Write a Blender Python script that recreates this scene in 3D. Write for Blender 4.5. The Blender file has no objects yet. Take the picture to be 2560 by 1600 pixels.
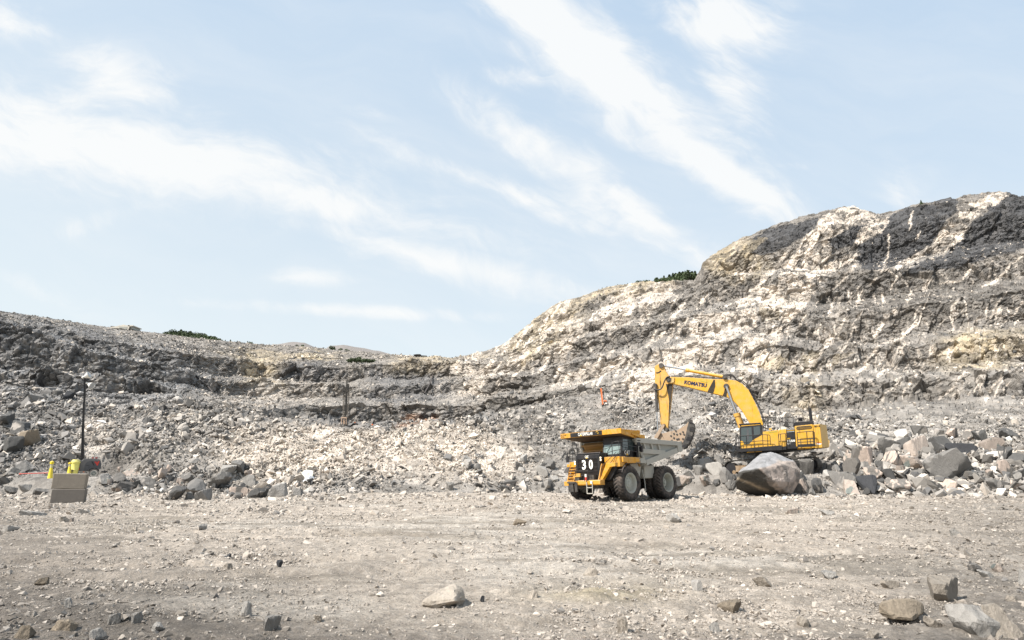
import bpy, bmesh, math, random
import numpy as np
from mathutils import Vector, Matrix
R = math.radians
random.seed(7)
# ------------------------------------------------------------------ camera, world, sun, exposure
scene = bpy.context.scene
COL = scene.collection
F = 1640.0            # focal length in pixels of the 2560 wide photograph
PITCH = R(13.08)
EYE = 1.7
cam_d = bpy.data.cameras.new("camera")
cam = bpy.data.objects.new("camera", cam_d); COL.objects.link(cam)
cam.location = (0, 0, EYE); cam.rotation_euler = (R(90) + PITCH, 0, 0)
cam_d.sensor_width = 36.0; cam_d.lens = F / 2560 * 36
cam_d.clip_start = 0.1; cam_d.clip_end = 9000
scene.camera = cam
scene.view_settings.view_transform = 'Standard'
scene.view_settings.look = 'None'
scene.view_settings.gamma = 1
scene.view_settings.exposure = 0.68
SUN_DIR = Vector((-0.56, -0.40, 0.84)).normalized()     # towards the sun
sun_d = bpy.data.lights.new("sun", 'SUN'); sun_d.energy = 4.9; sun_d.angle = R(0.5); sun_d.color = (1.0, 0.955, 0.89)
sun = bpy.data.objects.new("sun", sun_d); COL.objects.link(sun)
sun.rotation_euler = SUN_DIR.to_track_quat('Z', 'Y').to_euler()
SUN_EL = math.asin(SUN_DIR.z); SUN_AZ = math.atan2(SUN_DIR.x, SUN_DIR.y)

def px_dir(px, py):
    a = (px - 1280) / F; b = (800 - py) / F
    dy = math.cos(PITCH) - b * math.sin(PITCH)
    return a / dy, (math.sin(PITCH) + b * math.cos(PITCH)) / dy     # (x/y, z/y)
def P(px, py, Y):
    t, s = px_dir(px, py)
    return Vector((t * Y, Y, EYE + s * Y))

world = bpy.data.worlds.new("World"); scene.world = world; world.use_nodes = True
def build_world():
    nt = world.node_tree; N = nt.nodes; L = nt.links; N.clear()
    def val(v):
        n = N.new('ShaderNodeValue'); n.outputs[0].default_value = v; return n.outputs[0]
    def M(op, a, b=None, c=None, clamp=False):
        n = N.new('ShaderNodeMath'); n.operation = op; n.use_clamp = clamp
        for i, x in enumerate((a, b, c)):
            if x is None: continue
            if isinstance(x, (int, float)): n.inputs[i].default_value = x
            else: L.new(x, n.inputs[i])
        return n.outputs[0]
    tc = N.new('ShaderNodeTexCoord'); sep = N.new('ShaderNodeSeparateXYZ'); L.new(tc.outputs['Generated'], sep.inputs[0])
    x, y, z = sep.outputs
    yy = M('MAXIMUM', M('ABSOLUTE', y), 0.08)
    t = M('DIVIDE', x, yy); s = M('DIVIDE', z, yy)
    cmb = N.new('ShaderNodeCombineXYZ'); L.new(t, cmb.inputs[0]); L.new(s, cmb.inputs[1])
    # fibrous, wind-drawn cirrus texture: warped noise stretched along the streak direction
    warp = N.new('ShaderNodeTexNoise'); warp.inputs['Scale'].default_value = 3.0; warp.inputs['Detail'].default_value = 4
    L.new(cmb.outputs[0], warp.inputs['Vector'])
    wm = N.new('ShaderNodeVectorMath'); wm.operation = 'MULTIPLY_ADD'
    L.new(warp.outputs['Color'], wm.inputs[0]); wm.inputs[1].default_value = (.26, .26, 0); L.new(cmb.outputs[0], wm.inputs[2])
    def streak(ang, sx, sy, scale, det=8, rough=.62):
        mp = N.new('ShaderNodeMapping'); mp.vector_type = 'TEXTURE'
        mp.inputs['Rotation'].default_value = (0, 0, R(ang)); mp.inputs['Scale'].default_value = (sx, sy, 1)
        L.new(wm.outputs[0], mp.inputs[0])
        n = N.new('ShaderNodeTexNoise'); n.inputs['Scale'].default_value = scale; n.inputs['Detail'].default_value = det
        n.inputs['Roughness'].default_value = rough
        L.new(mp.outputs[0], n.inputs['Vector']); return n.outputs['Fac']
    n1 = streak(-38, 3.2, .8, 5.0); n2 = streak(-15, 3.6, .8, 4.5); n3 = streak(-30, 1.2, .6, 16, 6)
    # (cx, cy, rx, ry, angle down to the right, strength)
    blobs = [(1460,120,390,95,42,1.15,0),(1735,375,330,46,40,.95,0),(1800,60,130,70,0,.95,0),(1830,225,110,55,55,.85,0),
             (1300,190,70,30,10,.5,0),(1600,260,160,60,60,.55,0),
             (1475,450,290,48,36,.75,0),(1215,460,260,26,24,.55,0),(1255,310,60,30,50,.6,0),(1600,560,200,30,20,.4,0),
             (330,375,520,88,12,1.0,1),(760,490,380,46,13,.85,1),(300,200,120,58,25,.95,1),(60,280,200,60,0,.7,1),
             (1090,650,300,34,15,.85,1),(780,692,75,18,5,.7,1),(10,35,110,40,25,.8,1),(850,775,330,13,3,.55,1),
             (70,715,130,20,25,.4,1),(240,555,120,25,-20,.3,1),(2260,470,60,60,70,.25,0),(1290,720,200,16,8,.45,1),
             (920,280,50,14,15,.3,1),(1985,415,60,12,0,.25,0)]
    acc = [None, None]
    for (cx, cy, rx, ry, an, st, g) in blobs:
        ct, cs = px_dir(cx, cy); k = 1 / F; a = -R(an)
        dx = M('SUBTRACT', t, ct); dz = M('SUBTRACT', s, cs)
        u = M('ADD', M('MULTIPLY', dx, math.cos(a) / (rx * k)), M('MULTIPLY', dz, math.sin(a) / (rx * k)))
        v = M('ADD', M('MULTIPLY', dx, -math.sin(a) / (ry * k)), M('MULTIPLY', dz, math.cos(a) / (ry * k)))
        e = M('MULTIPLY', M('POWER', 2.718, M('MULTIPLY', M('ADD', M('MULTIPLY', u, u), M('MULTIPLY', v, v)), -.62)), st)
        acc[g] = e if acc[g] is None else M('MAXIMUM', acc[g], M('ADD', e, 0), None)
    acc[0] = M('MULTIPLY', acc[0], 1.7); acc[1] = M('MULTIPLY', acc[1], 1.6)
    def dens(mask, n, lo, hi):
        q = M('ADD', M('MULTIPLY', mask, 1.0), M('MULTIPLY', M('SUBTRACT', n, .5), 4.2))
        q = M('ADD', q, M('MULTIPLY', M('SUBTRACT', n3, .5), 2.2))
        mr = N.new('ShaderNodeMapRange'); mr.interpolation_type = 'SMOOTHERSTEP'
        L.new(q, mr.inputs[0]); mr.inputs[1].default_value = lo; mr.inputs[2].default_value = hi
        # nothing where the mask has died out
        return M('MULTIPLY', mr.outputs[0], M('MULTIPLY', mask, 3.0, clamp=True), clamp=True)
    d = M('MAXIMUM', dens(acc[0], n1, -.4, 2.15), M('MULTIPLY', dens(acc[1], n2, -.5, 2.2), .95))
    veil = M('MULTIPLY', M('MULTIPLY', n2, n2), .7)
    d = M('MULTIPLY', M('ADD', d, veil, clamp=True), .90)
    sky = N.new('ShaderNodeTexSky'); sky.sky_type = 'NISHITA'; sky.sun_disc = False
    sky.sun_elevation = SUN_EL; sky.sun_rotation = SUN_AZ
    sky.air_density = 1.0; sky.dust_density = 1.6; sky.ozone_density = 1.6; sky.altitude = 100
    # thin high haze: paler towards the horizon
    el = M('MAXIMUM', z, 0.0)
    g = M('POWER', 2.718, M('MULTIPLY', M('MULTIPLY', el, el), -3.3))
    g = M('SUBTRACT', g, M('MULTIPLY', M('MAXIMUM', M('MINIMUM', t, .8), -.8), .16), clamp=True)
    hc = N.new('ShaderNodeMix'); hc.data_type = 'RGBA'; L.new(g, hc.inputs[0])
    hc.inputs[6].default_value = (3.0, 4.3, 5.85, 1); hc.inputs[7].default_value = (5.35, 5.9, 6.05, 1)
    mx = N.new('ShaderNodeMix'); mx.data_type = 'RGBA'; mx.inputs[0].default_value = .8
    L.new(sky.outputs[0], mx.inputs[6]); L.new(hc.outputs[2], mx.inputs[7])
    cl = N.new('ShaderNodeMix'); cl.data_type = 'RGBA'; L.new(d, cl.inputs[0])
    L.new(mx.outputs[2], cl.inputs[6]); cl.inputs[7].default_value = (6.1, 6.15, 6.12, 1)
    bg = N.new('ShaderNodeBackground'); L.new(cl.outputs[2], bg.inputs[0]); bg.inputs[1].default_value = 0.101
    out = N.new('ShaderNodeOutputWorld'); L.new(bg.outputs[0], out.inputs[0])
build_world()

# ------------------------------------------------------------------ noise in numpy
def _h(i, j, k, seed):
    with np.errstate(over='ignore'):
        h = i.astype(np.uint32) * np.uint32(73856093) ^ j.astype(np.uint32) * np.uint32(19349663) ^ k.astype(np.uint32) * np.uint32(83492791) ^ np.uint32((seed * 2654435761) & 0xffffffff)
        h ^= h >> np.uint32(13); h *= np.uint32(1274126177); h ^= h >> np.uint32(15); h *= np.uint32(2246822519); h ^= h >> np.uint32(14)
    return h
def _f(h): return (h & np.uint32(0xffffff)).astype(np.float32) / np.float32(16777216.0)
def vnoise(Q, seed=0):
    Fl = np.floor(Q); I = Fl.astype(np.int64); w = (Q - Fl).astype(np.float32); w = w * w * (3 - 2 * w)
    r = np.zeros(len(Q), np.float32)
    for dx in (0, 1):
        wx = w[:, 0] if dx else 1 - w[:, 0]
        for dy in (0, 1):
            wy = w[:, 1] if dy else 1 - w[:, 1]
            for dz in (0, 1):
                wz = w[:, 2] if dz else 1 - w[:, 2]
                r += wx * wy * wz * _f(_h(I[:, 0] + dx, I[:, 1] + dy, I[:, 2] + dz, seed))
    return r * 2 - 1
def fbm(Q, oct=4, seed=0, gain=.5):
    r = 0; a = 1; tot = 0; f = 1.0
    for o in range(oct):
        r = r + a * vnoise(Q * f, seed + o * 17); tot += a; a *= gain; f *= 2.03
    return r / tot
def facet(Q, seed=0):
    """broken-rock noise: every cell is one randomly tilted plane. -> displacement, border distance, cell random"""
    B = np.floor(Q - .5).astype(np.int64); n = len(Q)
    best = np.full(n, 9., np.float32); sec = np.full(n, 9., np.float32)
    disp = np.zeros(n, np.float32); rnd = np.zeros(n, np.float32)
    for dx in (0, 1):
        for dy in (0, 1):
            for dz in (0, 1):
                i = B[:, 0] + dx; j = B[:, 1] + dy; k = B[:, 2] + dz
                h1 = _h(i, j, k, seed); h2 = _h(i, j, k, seed + 101); h3 = _h(i, j, k, seed + 203)
                vx = (Q[:, 0] - (i + .5 + (_f(h1) - .5) * .8)).astype(np.float32)
                vy = (Q[:, 1] - (j + .5 + (_f(h2) - .5) * .8)).astype(np.float32)
                vz = (Q[:, 2] - (k + .5 + (_f(h3) - .5) * .8)).astype(np.float32)
                d = np.sqrt(vx * vx + vy * vy + vz * vz)
                h4 = _h(i, j, k, seed + 307)
                gx = _f(h4) - .5; gy = _f(h4 >> np.uint32(5)) - .5; gz = _f(_h(i, j, k, seed + 409)) - .5; of = _f(_h(i, j, k, seed + 501)) - .5
                dd = of + 1.7 * (gx * vx + gy * vy + gz * vz)
                m = d < best
                sec = np.where(m, best, np.minimum(sec, d)); best = np.where(m, d, best)
                disp = np.where(m, dd, disp); rnd = np.where(m, _f(h4 >> np.uint32(3)), rnd)
    return disp, sec - best, rnd
def smooth(a, b, x): 
    u = np.clip((x - a) / (b - a), 0, 1); return u * u * (3 - 2 * u)

# ------------------------------------------------------------------ object helpers
def tag(o, label=None, cat=None, group=None, kind=None):
    if label: o["label"] = label
    if cat: o["category"] = cat
    if group: o["group"] = group
    if kind: o["kind"] = kind
    return o
def empty(name, loc=(0, 0, 0), rz=0):
    o = bpy.data.objects.new(name, None); COL.objects.link(o); o.location = loc; o.rotation_euler = (0, 0, rz); o.empty_display_size = .3
    return o
def np_mesh(name, V, faces, mats, cols=None, parent=None, smooth_sh=False, midx=None):
    """V (n,3), faces (m,k) equal-sized"""
    V = np.asarray(V, np.float32); faces = np.asarray(faces, np.int32); k = faces.shape[1]; m = len(faces)
    me = bpy.data.meshes.new(name)
    me.vertices.add(len(V)); me.vertices.foreach_set('co', V.ravel())
    me.loops.add(m * k); me.loops.foreach_set('vertex_index', faces.ravel())
    me.polygons.add(m); me.polygons.foreach_set('loop_start', np.arange(0, m * k, k, dtype=np.int32))
    me.polygons.foreach_set('loop_total', np.full(m, k, np.int32))
    if smooth_sh: me.polygons.foreach_set('use_smooth', np.ones(m, bool))
    else:
        me.polygons.foreach_set('use_smooth', np.zeros(m, bool))
    if midx is not None: me.polygons.foreach_set('material_index', np.asarray(midx, np.int32))
    me.update(calc_edges=True)
    if cols is not None:
        at = me.color_attributes.new('rock', 'FLOAT_COLOR', 'POINT')
        c4 = np.ones((len(V), 4), np.float32); c4[:, :3] = cols; at.data.foreach_set('color', c4.ravel())
    for mt in (mats if isinstance(mats, (list, tuple)) else [mats]): me.materials.append(mt)
    o = bpy.data.objects.new(name, me); COL.objects.link(o)
    if parent: o.parent = parent
    return o

# ------------------------------------------------------------------ materials
def new_mat(name):
    m = bpy.data.materials.new(name); m.use_nodes = True
    return m, m.node_tree.nodes, m.node_tree.links, m.node_tree.nodes['Principled BSDF']
def rock_mat(name, bscale=6.0, bstr=.6, bdist=.08, cvar=.35, vor=3.0, grain=60.0, random_obj=False, base=None, spots=None):
    m, N, L, B = new_mat(name)
    B.inputs['Roughness'].default_value = .92; B.inputs['Specular IOR Level'].default_value = .25
    tc = N.new('ShaderNodeTexCoord')
    n1 = N.new('ShaderNodeTexNoise'); n1.inputs['Scale'].default_value = bscale; n1.inputs['Detail'].default_value = 8; n1.inputs['Roughness'].default_value = .68
    n2 = N.new('ShaderNodeTexNoise'); n2.inputs['Scale'].default_value = grain; n2.inputs['Detail'].default_value = 3
    for n in (n1, n2): L.new(tc.outputs['Object'], n.inputs['Vector'])
    v = N.new('ShaderNodeTexVoronoi'); v.feature = 'F1'; v.inputs['Scale'].default_value = vor
    wv = N.new('ShaderNodeVectorMath'); wv.operation = 'MULTIPLY_ADD'; wv.inputs[1].default_value = (.35, .35, .35)
    L.new(n1.outputs['Color'], wv.inputs[0]); L.new(tc.outputs['Object'], wv.inputs[2]); L.new(wv.outputs[0], v.inputs['Vector'])
    if base is None:
        a = N.new('ShaderNodeAttribute'); a.attribute_name = 'rock'; src = a.outputs['Color']
    else:
        r = N.new('ShaderNodeRGB'); r.outputs[0].default_value = (*base, 1); src = r.outputs[0]
    if spots is not None:      # second mineral colour in large angular patches
        ns = N.new('ShaderNodeTexNoise'); ns.inputs['Scale'].default_value = spots[1]; ns.inputs['Detail'].default_value = 5
        L.new(tc.outputs['Object'], ns.inputs['Vector'])
        oi = N.new('ShaderNodeObjectInfo')
        va = N.new('ShaderNodeVectorMath'); va.operation = 'ADD'; L.new(tc.outputs['Object'], va.inputs[0])
        cc = N.new('ShaderNodeCombineXYZ'); ml = N.new('ShaderNodeMath'); ml.operation = 'MULTIPLY'; ml.inputs[1].default_value = 37.0
        L.new(oi.outputs['Random'], ml.inputs[0])
        for q in range(3): L.new(ml.outputs[0], cc.inputs[q])
        L.new(cc.outputs[0], va.inputs[1]); L.new(va.outputs[0], ns.inputs['Vector'])
        mr = N.new('ShaderNodeMapRange'); mr.inputs[1].default_value = spots[2]; mr.inputs[2].default_value = spots[2] + .04
        L.new(ns.outputs['Fac'], mr.inputs[0])
        mx = N.new('ShaderNodeMix'); mx.data_type = 'RGBA'; L.new(mr.outputs[0], mx.inputs[0]); L.new(src, mx.inputs[6]); mx.inputs[7].default_value = (*spots[0], 1)
        src = mx.outputs[2]
    # value variation
    mr = N.new('ShaderNodeMapRange'); mr.inputs[1].default_value = .25; mr.inputs[2].default_value = .75
    mr.inputs[3].default_value = 1 - cvar; mr.inputs[4].default_value = 1 + cvar
    ad = N.new('ShaderNodeMath'); ad.operation = 'MULTIPLY_ADD'; ad.inputs[1].default_value = .45
    L.new(n2.outputs['Fac'], ad.inputs[0])
    sc = N.new('ShaderNodeMath'); sc.operation = 'MULTIPLY'; sc.inputs[1].default_value = .55; L.new(n1.outputs['Fac'], sc.inputs[0]); L.new(sc.outputs[0], ad.inputs[2])
    L.new(ad.outputs[0], mr.inputs[0])
    f = mr.outputs[0]
    if random_obj:
        oi = N.new('ShaderNodeObjectInfo'); m2 = N.new('ShaderNodeMapRange'); m2.inputs[3].default_value = .72; m2.inputs[4].default_value = 1.25
        L.new(oi.outputs['Random'], m2.inputs[0]); mm = N.new('ShaderNodeMath'); mm.operation = 'MULTIPLY'; L.new(f, mm.inputs[0]); L.new(m2.outputs[0], mm.inputs[1]); f = mm.outputs[0]
    vm = N.new('ShaderNodeVectorMath'); vm.operation = 'SCALE'; L.new(src, vm.inputs[0]); L.new(f, vm.inputs['Scale'])
    L.new(vm.outputs[0], B.inputs['Base Color'])
    h = N.new('ShaderNodeMath'); h.operation = 'MULTIPLY_ADD'; h.inputs[1].default_value = .6
    L.new(v.outputs['Distance'], h.inputs[0]); L.new(n1.outputs['Fac'], h.inputs[2])
    h2 = N.new('ShaderNodeMath'); h2.operation = 'MULTIPLY_ADD'; h2.inputs[1].default_value = .12; L.new(n2.outputs['Fac'], h2.inputs[0]); L.new(h.outputs[0], h2.inputs[2])
    b = N.new('ShaderNodeBump'); b.inputs['Strength'].default_value = bstr; b.inputs['Distance'].default_value = bdist
    L.new(h2.outputs[0], b.inputs['Height']); L.new(b.outputs[0], B.inputs['Normal'])
    return m
# ------------------------------------------------------------------ terrain
GREY = np.array((.212, .192, .170)); LGREY = np.array((.315, .292, .265)); CREAM = np.array((.53, .465, .395))
DARK = np.array((.05, .05, .052)); TAN = np.array((.42, .34, .22)); BLUE = np.array((.165, .160, .156)); RUST = np.array((.20, .10, .05))
MAT_TERR = rock_mat("quarry_rock", bscale=1.1, bstr=.9, bdist=.30, cvar=.42, vor=1.6, grain=9.0)
MAT_CHIP = rock_mat("rubble_rock", bscale=4.0, bstr=.6, bdist=.05, cvar=.22, vor=3.0, grain=30.0)
MAT_FLOOR = rock_mat("floor_gravel", bscale=5.0, bstr=1.0, bdist=.11, cvar=.42, vor=7.0, grain=38.0)
KNOTS = {
-600: [(1218,50),(945,74),(955,88),(900,93),(890,100),(770,112),(762,120),(755,128),(750,140),(745,146),(735,160),(725,170),(715,185)],
0:    [(1222,52),(968,76),(978,92),(930,97),(922,104),(800,116),(796,124),(792,132),(790,145),(788,150),(786,165),(784,175),(780,190)],
120:  [(1224,52),(976,76),(984,94),(938,98),(930,105),(845,114),(838,123),(822,131),(816,145),(812,153),(806,168),(800,178),(795,192)],
230:  [(1225,52),(985,76),(990,95),(945,99),(938,106),(885,112),(878,122),(855,130),(845,145),(838,155),(830,170),(822,180),(812,195)],
330:  [(1226,52),(990,76),(992,96),(955,100),(948,108),(902,114),(896,124),(866,131),(856,145),(848,158),(840,170),(833,182),(826,198)],
440:  [(1228,53),(992,76),(990,97),(972,100),(965,110),(925,115),(918,126),(878,131),(868,145),(862,155),(855,170),(848,185),(840,200)],
560:  [(1228,54),(1025,72),(1015,95),(1005,98),(985,118),(960,122),(935,140),(892,146),(882,160),(875,170),(868,180),(862,190),(854,205)],
640:  [(1226,55),(1050,68),(1040,90),(1025,94),(990,128),(952,134),(942,150),(907,156),(895,170),(888,180),(880,190),(872,200),(860,215)],
760:  [(1222,56),(1058,68),(1052,100),(1018,104),(998,132),(960,138),(954,152),(912,158),(900,172),(892,182),(884,192),(876,202),(866,218)],
860:  [(1220,56),(1072,68),(1060,104),(1018,108),(1000,136),(968,141),(952,154),(915,160),(905,174),(898,184),(890,194),(884,204),(876,220)],
960:  [(1220,56),(1068,69),(1060,106),(1015,110),(996,136),(965,141),(946,156),(908,162),(902,176),(897,186),(893,196),(889,206),(884,222)],
1060: [(1222,57),(1064,70),(1058,106),(1012,110),(986,136),(972,140),(942,158),(910,164),(906,178),(903,188),(900,198),(897,208),(893,222)],
1130: [(1222,57),(1058,72),(1055,106),(1012,110),(980,130),(955,135),(940,154),(912,160),(909,174),(906,186),(903,196),(901,206),(897,220)],
1200: [(1222,58),(1045,75),(1048,104),(1008,108),(990,122),(945,127),(938,140),(915,146),(908,160),(900,170),(896,180),(890,195),(882,210)],
1255: [(1223,58),(1030,78),(1038,103),(1004,107),(988,119),(945,124),(936,136),(908,142),(899,155),(888,163),(882,174),(872,186),(862,203)],
1310: [(1224,58),(1018,80),(1028,102),(998,106),(982,116),(942,121),(932,132),(896,138),(886,150),(865,157),(855,168),(838,176),(822,195)],
1340: [(1224,58),(1014,81),(1022,102),(992,106),(976,116),(936,121),(926,131),(888,137),(878,149),(850,156),(838,167),(815,174),(795,192)],
1400: [(1224,58),(1002,83),(1005,100),(975,104),(960,114),(920,119),(910,130),(870,136),(858,147),(825,154),(812,164),(785,172),(756,188)],
1500: [(1226,58),(990,84),(990,97),(955,101),(940,111),(900,116),(888,127),(845,133),(832,144),(795,151),(780,162),(745,170),(722,185)],
1600: [(1230,57),(988,82),(985,94),(935,98),(918,108),(880,113),(865,124),(820,130),(805,141),(765,148),(750,158),(722,166),(706,180)],
1738: [(1232,55),(990,78),(985,90),(925,95),(905,105),(860,110),(842,121),(795,127),(775,138),(740,145),(728,156),(715,163),(703,172)],
1765: [(1232,54),(992,78),(988,90),(926,95),(906,105),(858,110),(840,121),(792,127),(770,138),(728,145),(710,156),(675,163),(648,172)],
1850: [(1232,52),(1010,78),(1000,88),(930,93),(905,103),(850,108),(830,119),(775,125),(750,136),(700,143),(680,153),(625,160),(597,172)],
1950: [(1236,50),(1030,76),(1015,87),(945,92),(925,101),(862,106),(845,116),(780,122),(755,132),(690,139),(668,149),(600,156),(556,168)],
2060: [(1236,50),(1042,74),(1018,86),(955,91),(935,99),(875,104),(855,114),(790,120),(765,130),(684,137),(658,147),(570,154),(526,166)],
2130: [(1236,50),(1045,74),(1012,86),(953,91),(933,99),(872,104),(850,114),(786,120),(758,130),(676,137),(650,147),(562,154),(514,166)],
2200: [(1236,50),(1045,73),(1008,85),(952,90),(932,98),(868,103),(845,113),(782,119),(752,129),(672,136),(647,146),(578,153),(535,164)],
2300: [(1236,50),(1040,72),(1000,84),(950,89),(930,97),(860,102),(835,112),(770,118),(740,128),(665,135),(640,144),(556,151),(510,162)],
2400: [(1234,49),(1036,71),(992,83),(940,88),(918,96),(848,101),(822,111),(756,117),(726,127),(652,134),(624,143),(544,150),(491,161)],
2500: [(1232,48),(1030,70),(985,82),(930,87),(905,95),(835,100),(810,110),(740,116),(710,126),(640,133),(610,142),(530,149),(475,160)],
2545: [(1232,48),(1028,70),(982,82),(926,87),(901,95),(831,100),(806,110),(736,116),(706,126),(636,133),(606,142),(534,149),(490,160)],
3200: [(1232,46),(1020,68),(970,80),(910,85),(890,93),(820,98),(790,108),(720,114),(690,124),(620,130),(590,140),(520,147),(480,158)],
}
T0, T1 = -1.05, 1.12
NC = 1750
ROWS = [190, 16, 52, 34, 62, 30, 66, 34, 66, 34, 56, 64]          # rows in each of the 12 bands
tcol = np.linspace(T0, T1, NC)
ks = sorted(KNOTS)
nl = 13
kt = np.zeros((nl, len(ks))); kz = kt.copy(); ky = kt.copy()
for j, kx in enumerate(ks):
    for i, (py, Y) in enumerate(KNOTS[kx]):
        t, s = px_dir(kx, py); kt[i, j] = t; ky[i, j] = Y; kz[i, j] = s
LS = np.zeros((nl, NC)); LY = np.zeros((nl, NC))
for i in range(nl):
    LS[i] = np.interp(tcol, kt[i], kz[i]); LY[i] = np.interp(tcol, kt[i], ky[i])
    q = np.stack([tcol * 14, np.full(NC, i * 7.3), np.zeros(NC)], 1)
    q2 = np.stack([tcol * 60, np.full(NC, i * 3.3), np.ones(NC)], 1)
    amp = 0.0 if i in (0,) else (.0012 if i == 12 else .006)
    if i == 1: amp = .004
    LS[i] += amp * (fbm(q, 3, 5) + .5 * fbm(q2, 3, 9))
    if 1 < i < 12: LS[i] += .011 * fbm(np.stack([tcol * 5.5, np.full(NC, i * .8), np.zeros(NC) + 4], 1), 2, 15) * smooth(.02, .2, tcol)
    LY[i] *= 1 + (.018 if 0 < i < 12 else 0) * fbm(q + 50, 3, 11)
for i in range(1, nl): LY[i] = np.maximum(LY[i], LY[i - 1] + 1.0)
for i in (3, 5, 7, 9, 11): LY[i] = LY[i - 1] + (.42 + .18 * smooth(.02, .2, tcol)) * (LY[i] - LY[i - 1])      # faces stand steep, ledges lie flat
LZ = EYE + LS * LY
LZ[0] = np.minimum(LZ[0], -.1)
for i in range(2, nl): LZ[i] = np.maximum(LZ[i], LZ[i - 1] - .3)
rows_Y = []; rows_Z = []; rows_k = []; rows_f = []
# one row in front, buried
rows_Y.append(LY[0] - 1.5); rows_Z.append(np.full(NC, -1.2)); rows_k.append(0); rows_f.append(0.)
for k, n in enumerate(ROWS):
    for r in range(n):
        f = r / n
        rows_Y.append(LY[k] * (1 - f) + LY[k + 1] * f); rows_Z.append(LZ[k] * (1 - f) + LZ[k + 1] * f); rows_k.append(k); rows_f.append(f)
rows_Y.append(LY[12]); rows_Z.append(LZ[12]); rows_k.append(11); rows_f.append(1.)
for q in (3, 8, 16, 30, 60, 120, 260):      # the plateau falls away behind the rim
    rows_Y.append(LY[12] + q); rows_Z.append(LZ[12] - .12 * q - (0 if q < 100 else q * .25)); rows_k.append(12); rows_f.append(q / 60)
GY = np.stack(rows_Y); GZ = np.stack(rows_Z); GX = GY * tcol[None, :]
RK = np.array(rows_k, float)[:, None] + np.zeros_like(GY); RF = np.clip(np.array(rows_f), 0, 1)[:, None] + np.zeros_like(GY)
# levelled working pads under the machines
def pad(cx, cy, rx, ry, z):
    global GZ
    d = np.sqrt(((GX - cx) / rx) ** 2 + ((GY - cy) / ry) ** 2); w = 1 - smooth(.8, 1.35, d)
    GZ = GZ * (1 - w) + z * w
PX = P(1925, 1186, 56); pad(PX.x + .3, 57.0, 7.5, 4.6, PX.z)
PT = P(215, 1192, 56); pad(PT.x, 56.5, 4.5, 3.6, PT.z)
RG = P(868, 1076, 86); pad(RG.x + 1, 86, 7, 6, RG.z - .15)
nr = GY.shape[0]
shape = GY.shape
Pb = np.stack([GX, GY, GZ], -1)
def gnormal(Pg):
    dc = np.gradient(Pg, axis=1); dr = np.gradient(Pg, axis=0)
    n = np.cross(dc, dr); n /= np.linalg.norm(n, axis=-1, keepdims=True) + 1e-9
    return n
Nb = gnormal(Pb)
# smooth normals a bit along rows so creases do not split
for _ in range(3):
    Nb[1:-1] = (Nb[:-2] + Nb[1:-1] * 2 + Nb[2:]); Nb /= np.linalg.norm(Nb, axis=-1, keepdims=True)
Q = Pb.reshape(-1, 3)
x, y, z = Q[:, 0], Q[:, 1], Q[:, 2]
tt = (x / y); ss = (z - EYE) / y
# photograph-plane coordinates of the undisplaced surface, used only to lay out the rock types over the hill
cosp, sinp = math.cos(PITCH), math.sin(PITCH)
den = cosp + ss * sinp
U = 1280 + F * tt / den; V = 800 - F * (ss * cosp - sinp) / den
k = RK.ravel(); f = RF.ravel()
# how much of each band is bare cliff
cl = np.zeros(len(k), np.float32)
for kk in (2, 4, 6, 8, 10, 11):
    cl = np.where(k == kk, 1.0, cl)
right = smooth(1120, 1330, U)
ledge_r = np.where((k == 3) | (k == 5) | (k == 7) | (k == 9), .28, 0) * right
cl = np.maximum(cl, ledge_r)
leftup = (1 - right) * np.where(k >= 7.5, 1, 0)       # upper left is loose gravel
cl = cl * (1 - leftup)
cl = np.where(k == 2, cl * smooth(-200, 100, U) * (1 - .9 * smooth(420, 520, U) * (1 - smooth(740, 790, U))), cl)
cl = np.where(k >= 12, .1, cl)
cliff = cl.reshape(shape)
ker = 5
cs = np.cumsum(np.pad(cliff, ((ker, ker), (0, 0)), 'edge'), 0); cliff = (cs[2 * ker:] - np.concatenate([np.zeros((1, NC)), cs[:-2 * ker - 1]], 0))[:shape[0]] / (2 * ker + 1) if False else cliff
cl = cliff.ravel()
muck = (k == 0).astype(np.float32)
CH = 400000
disp = np.zeros(len(Q), np.float32); crev = np.zeros(len(Q), np.float32); r1 = crev.copy(); r2 = crev.copy(); r3 = crev.copy(); big = crev.copy()
wob = crev.copy()
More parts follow.
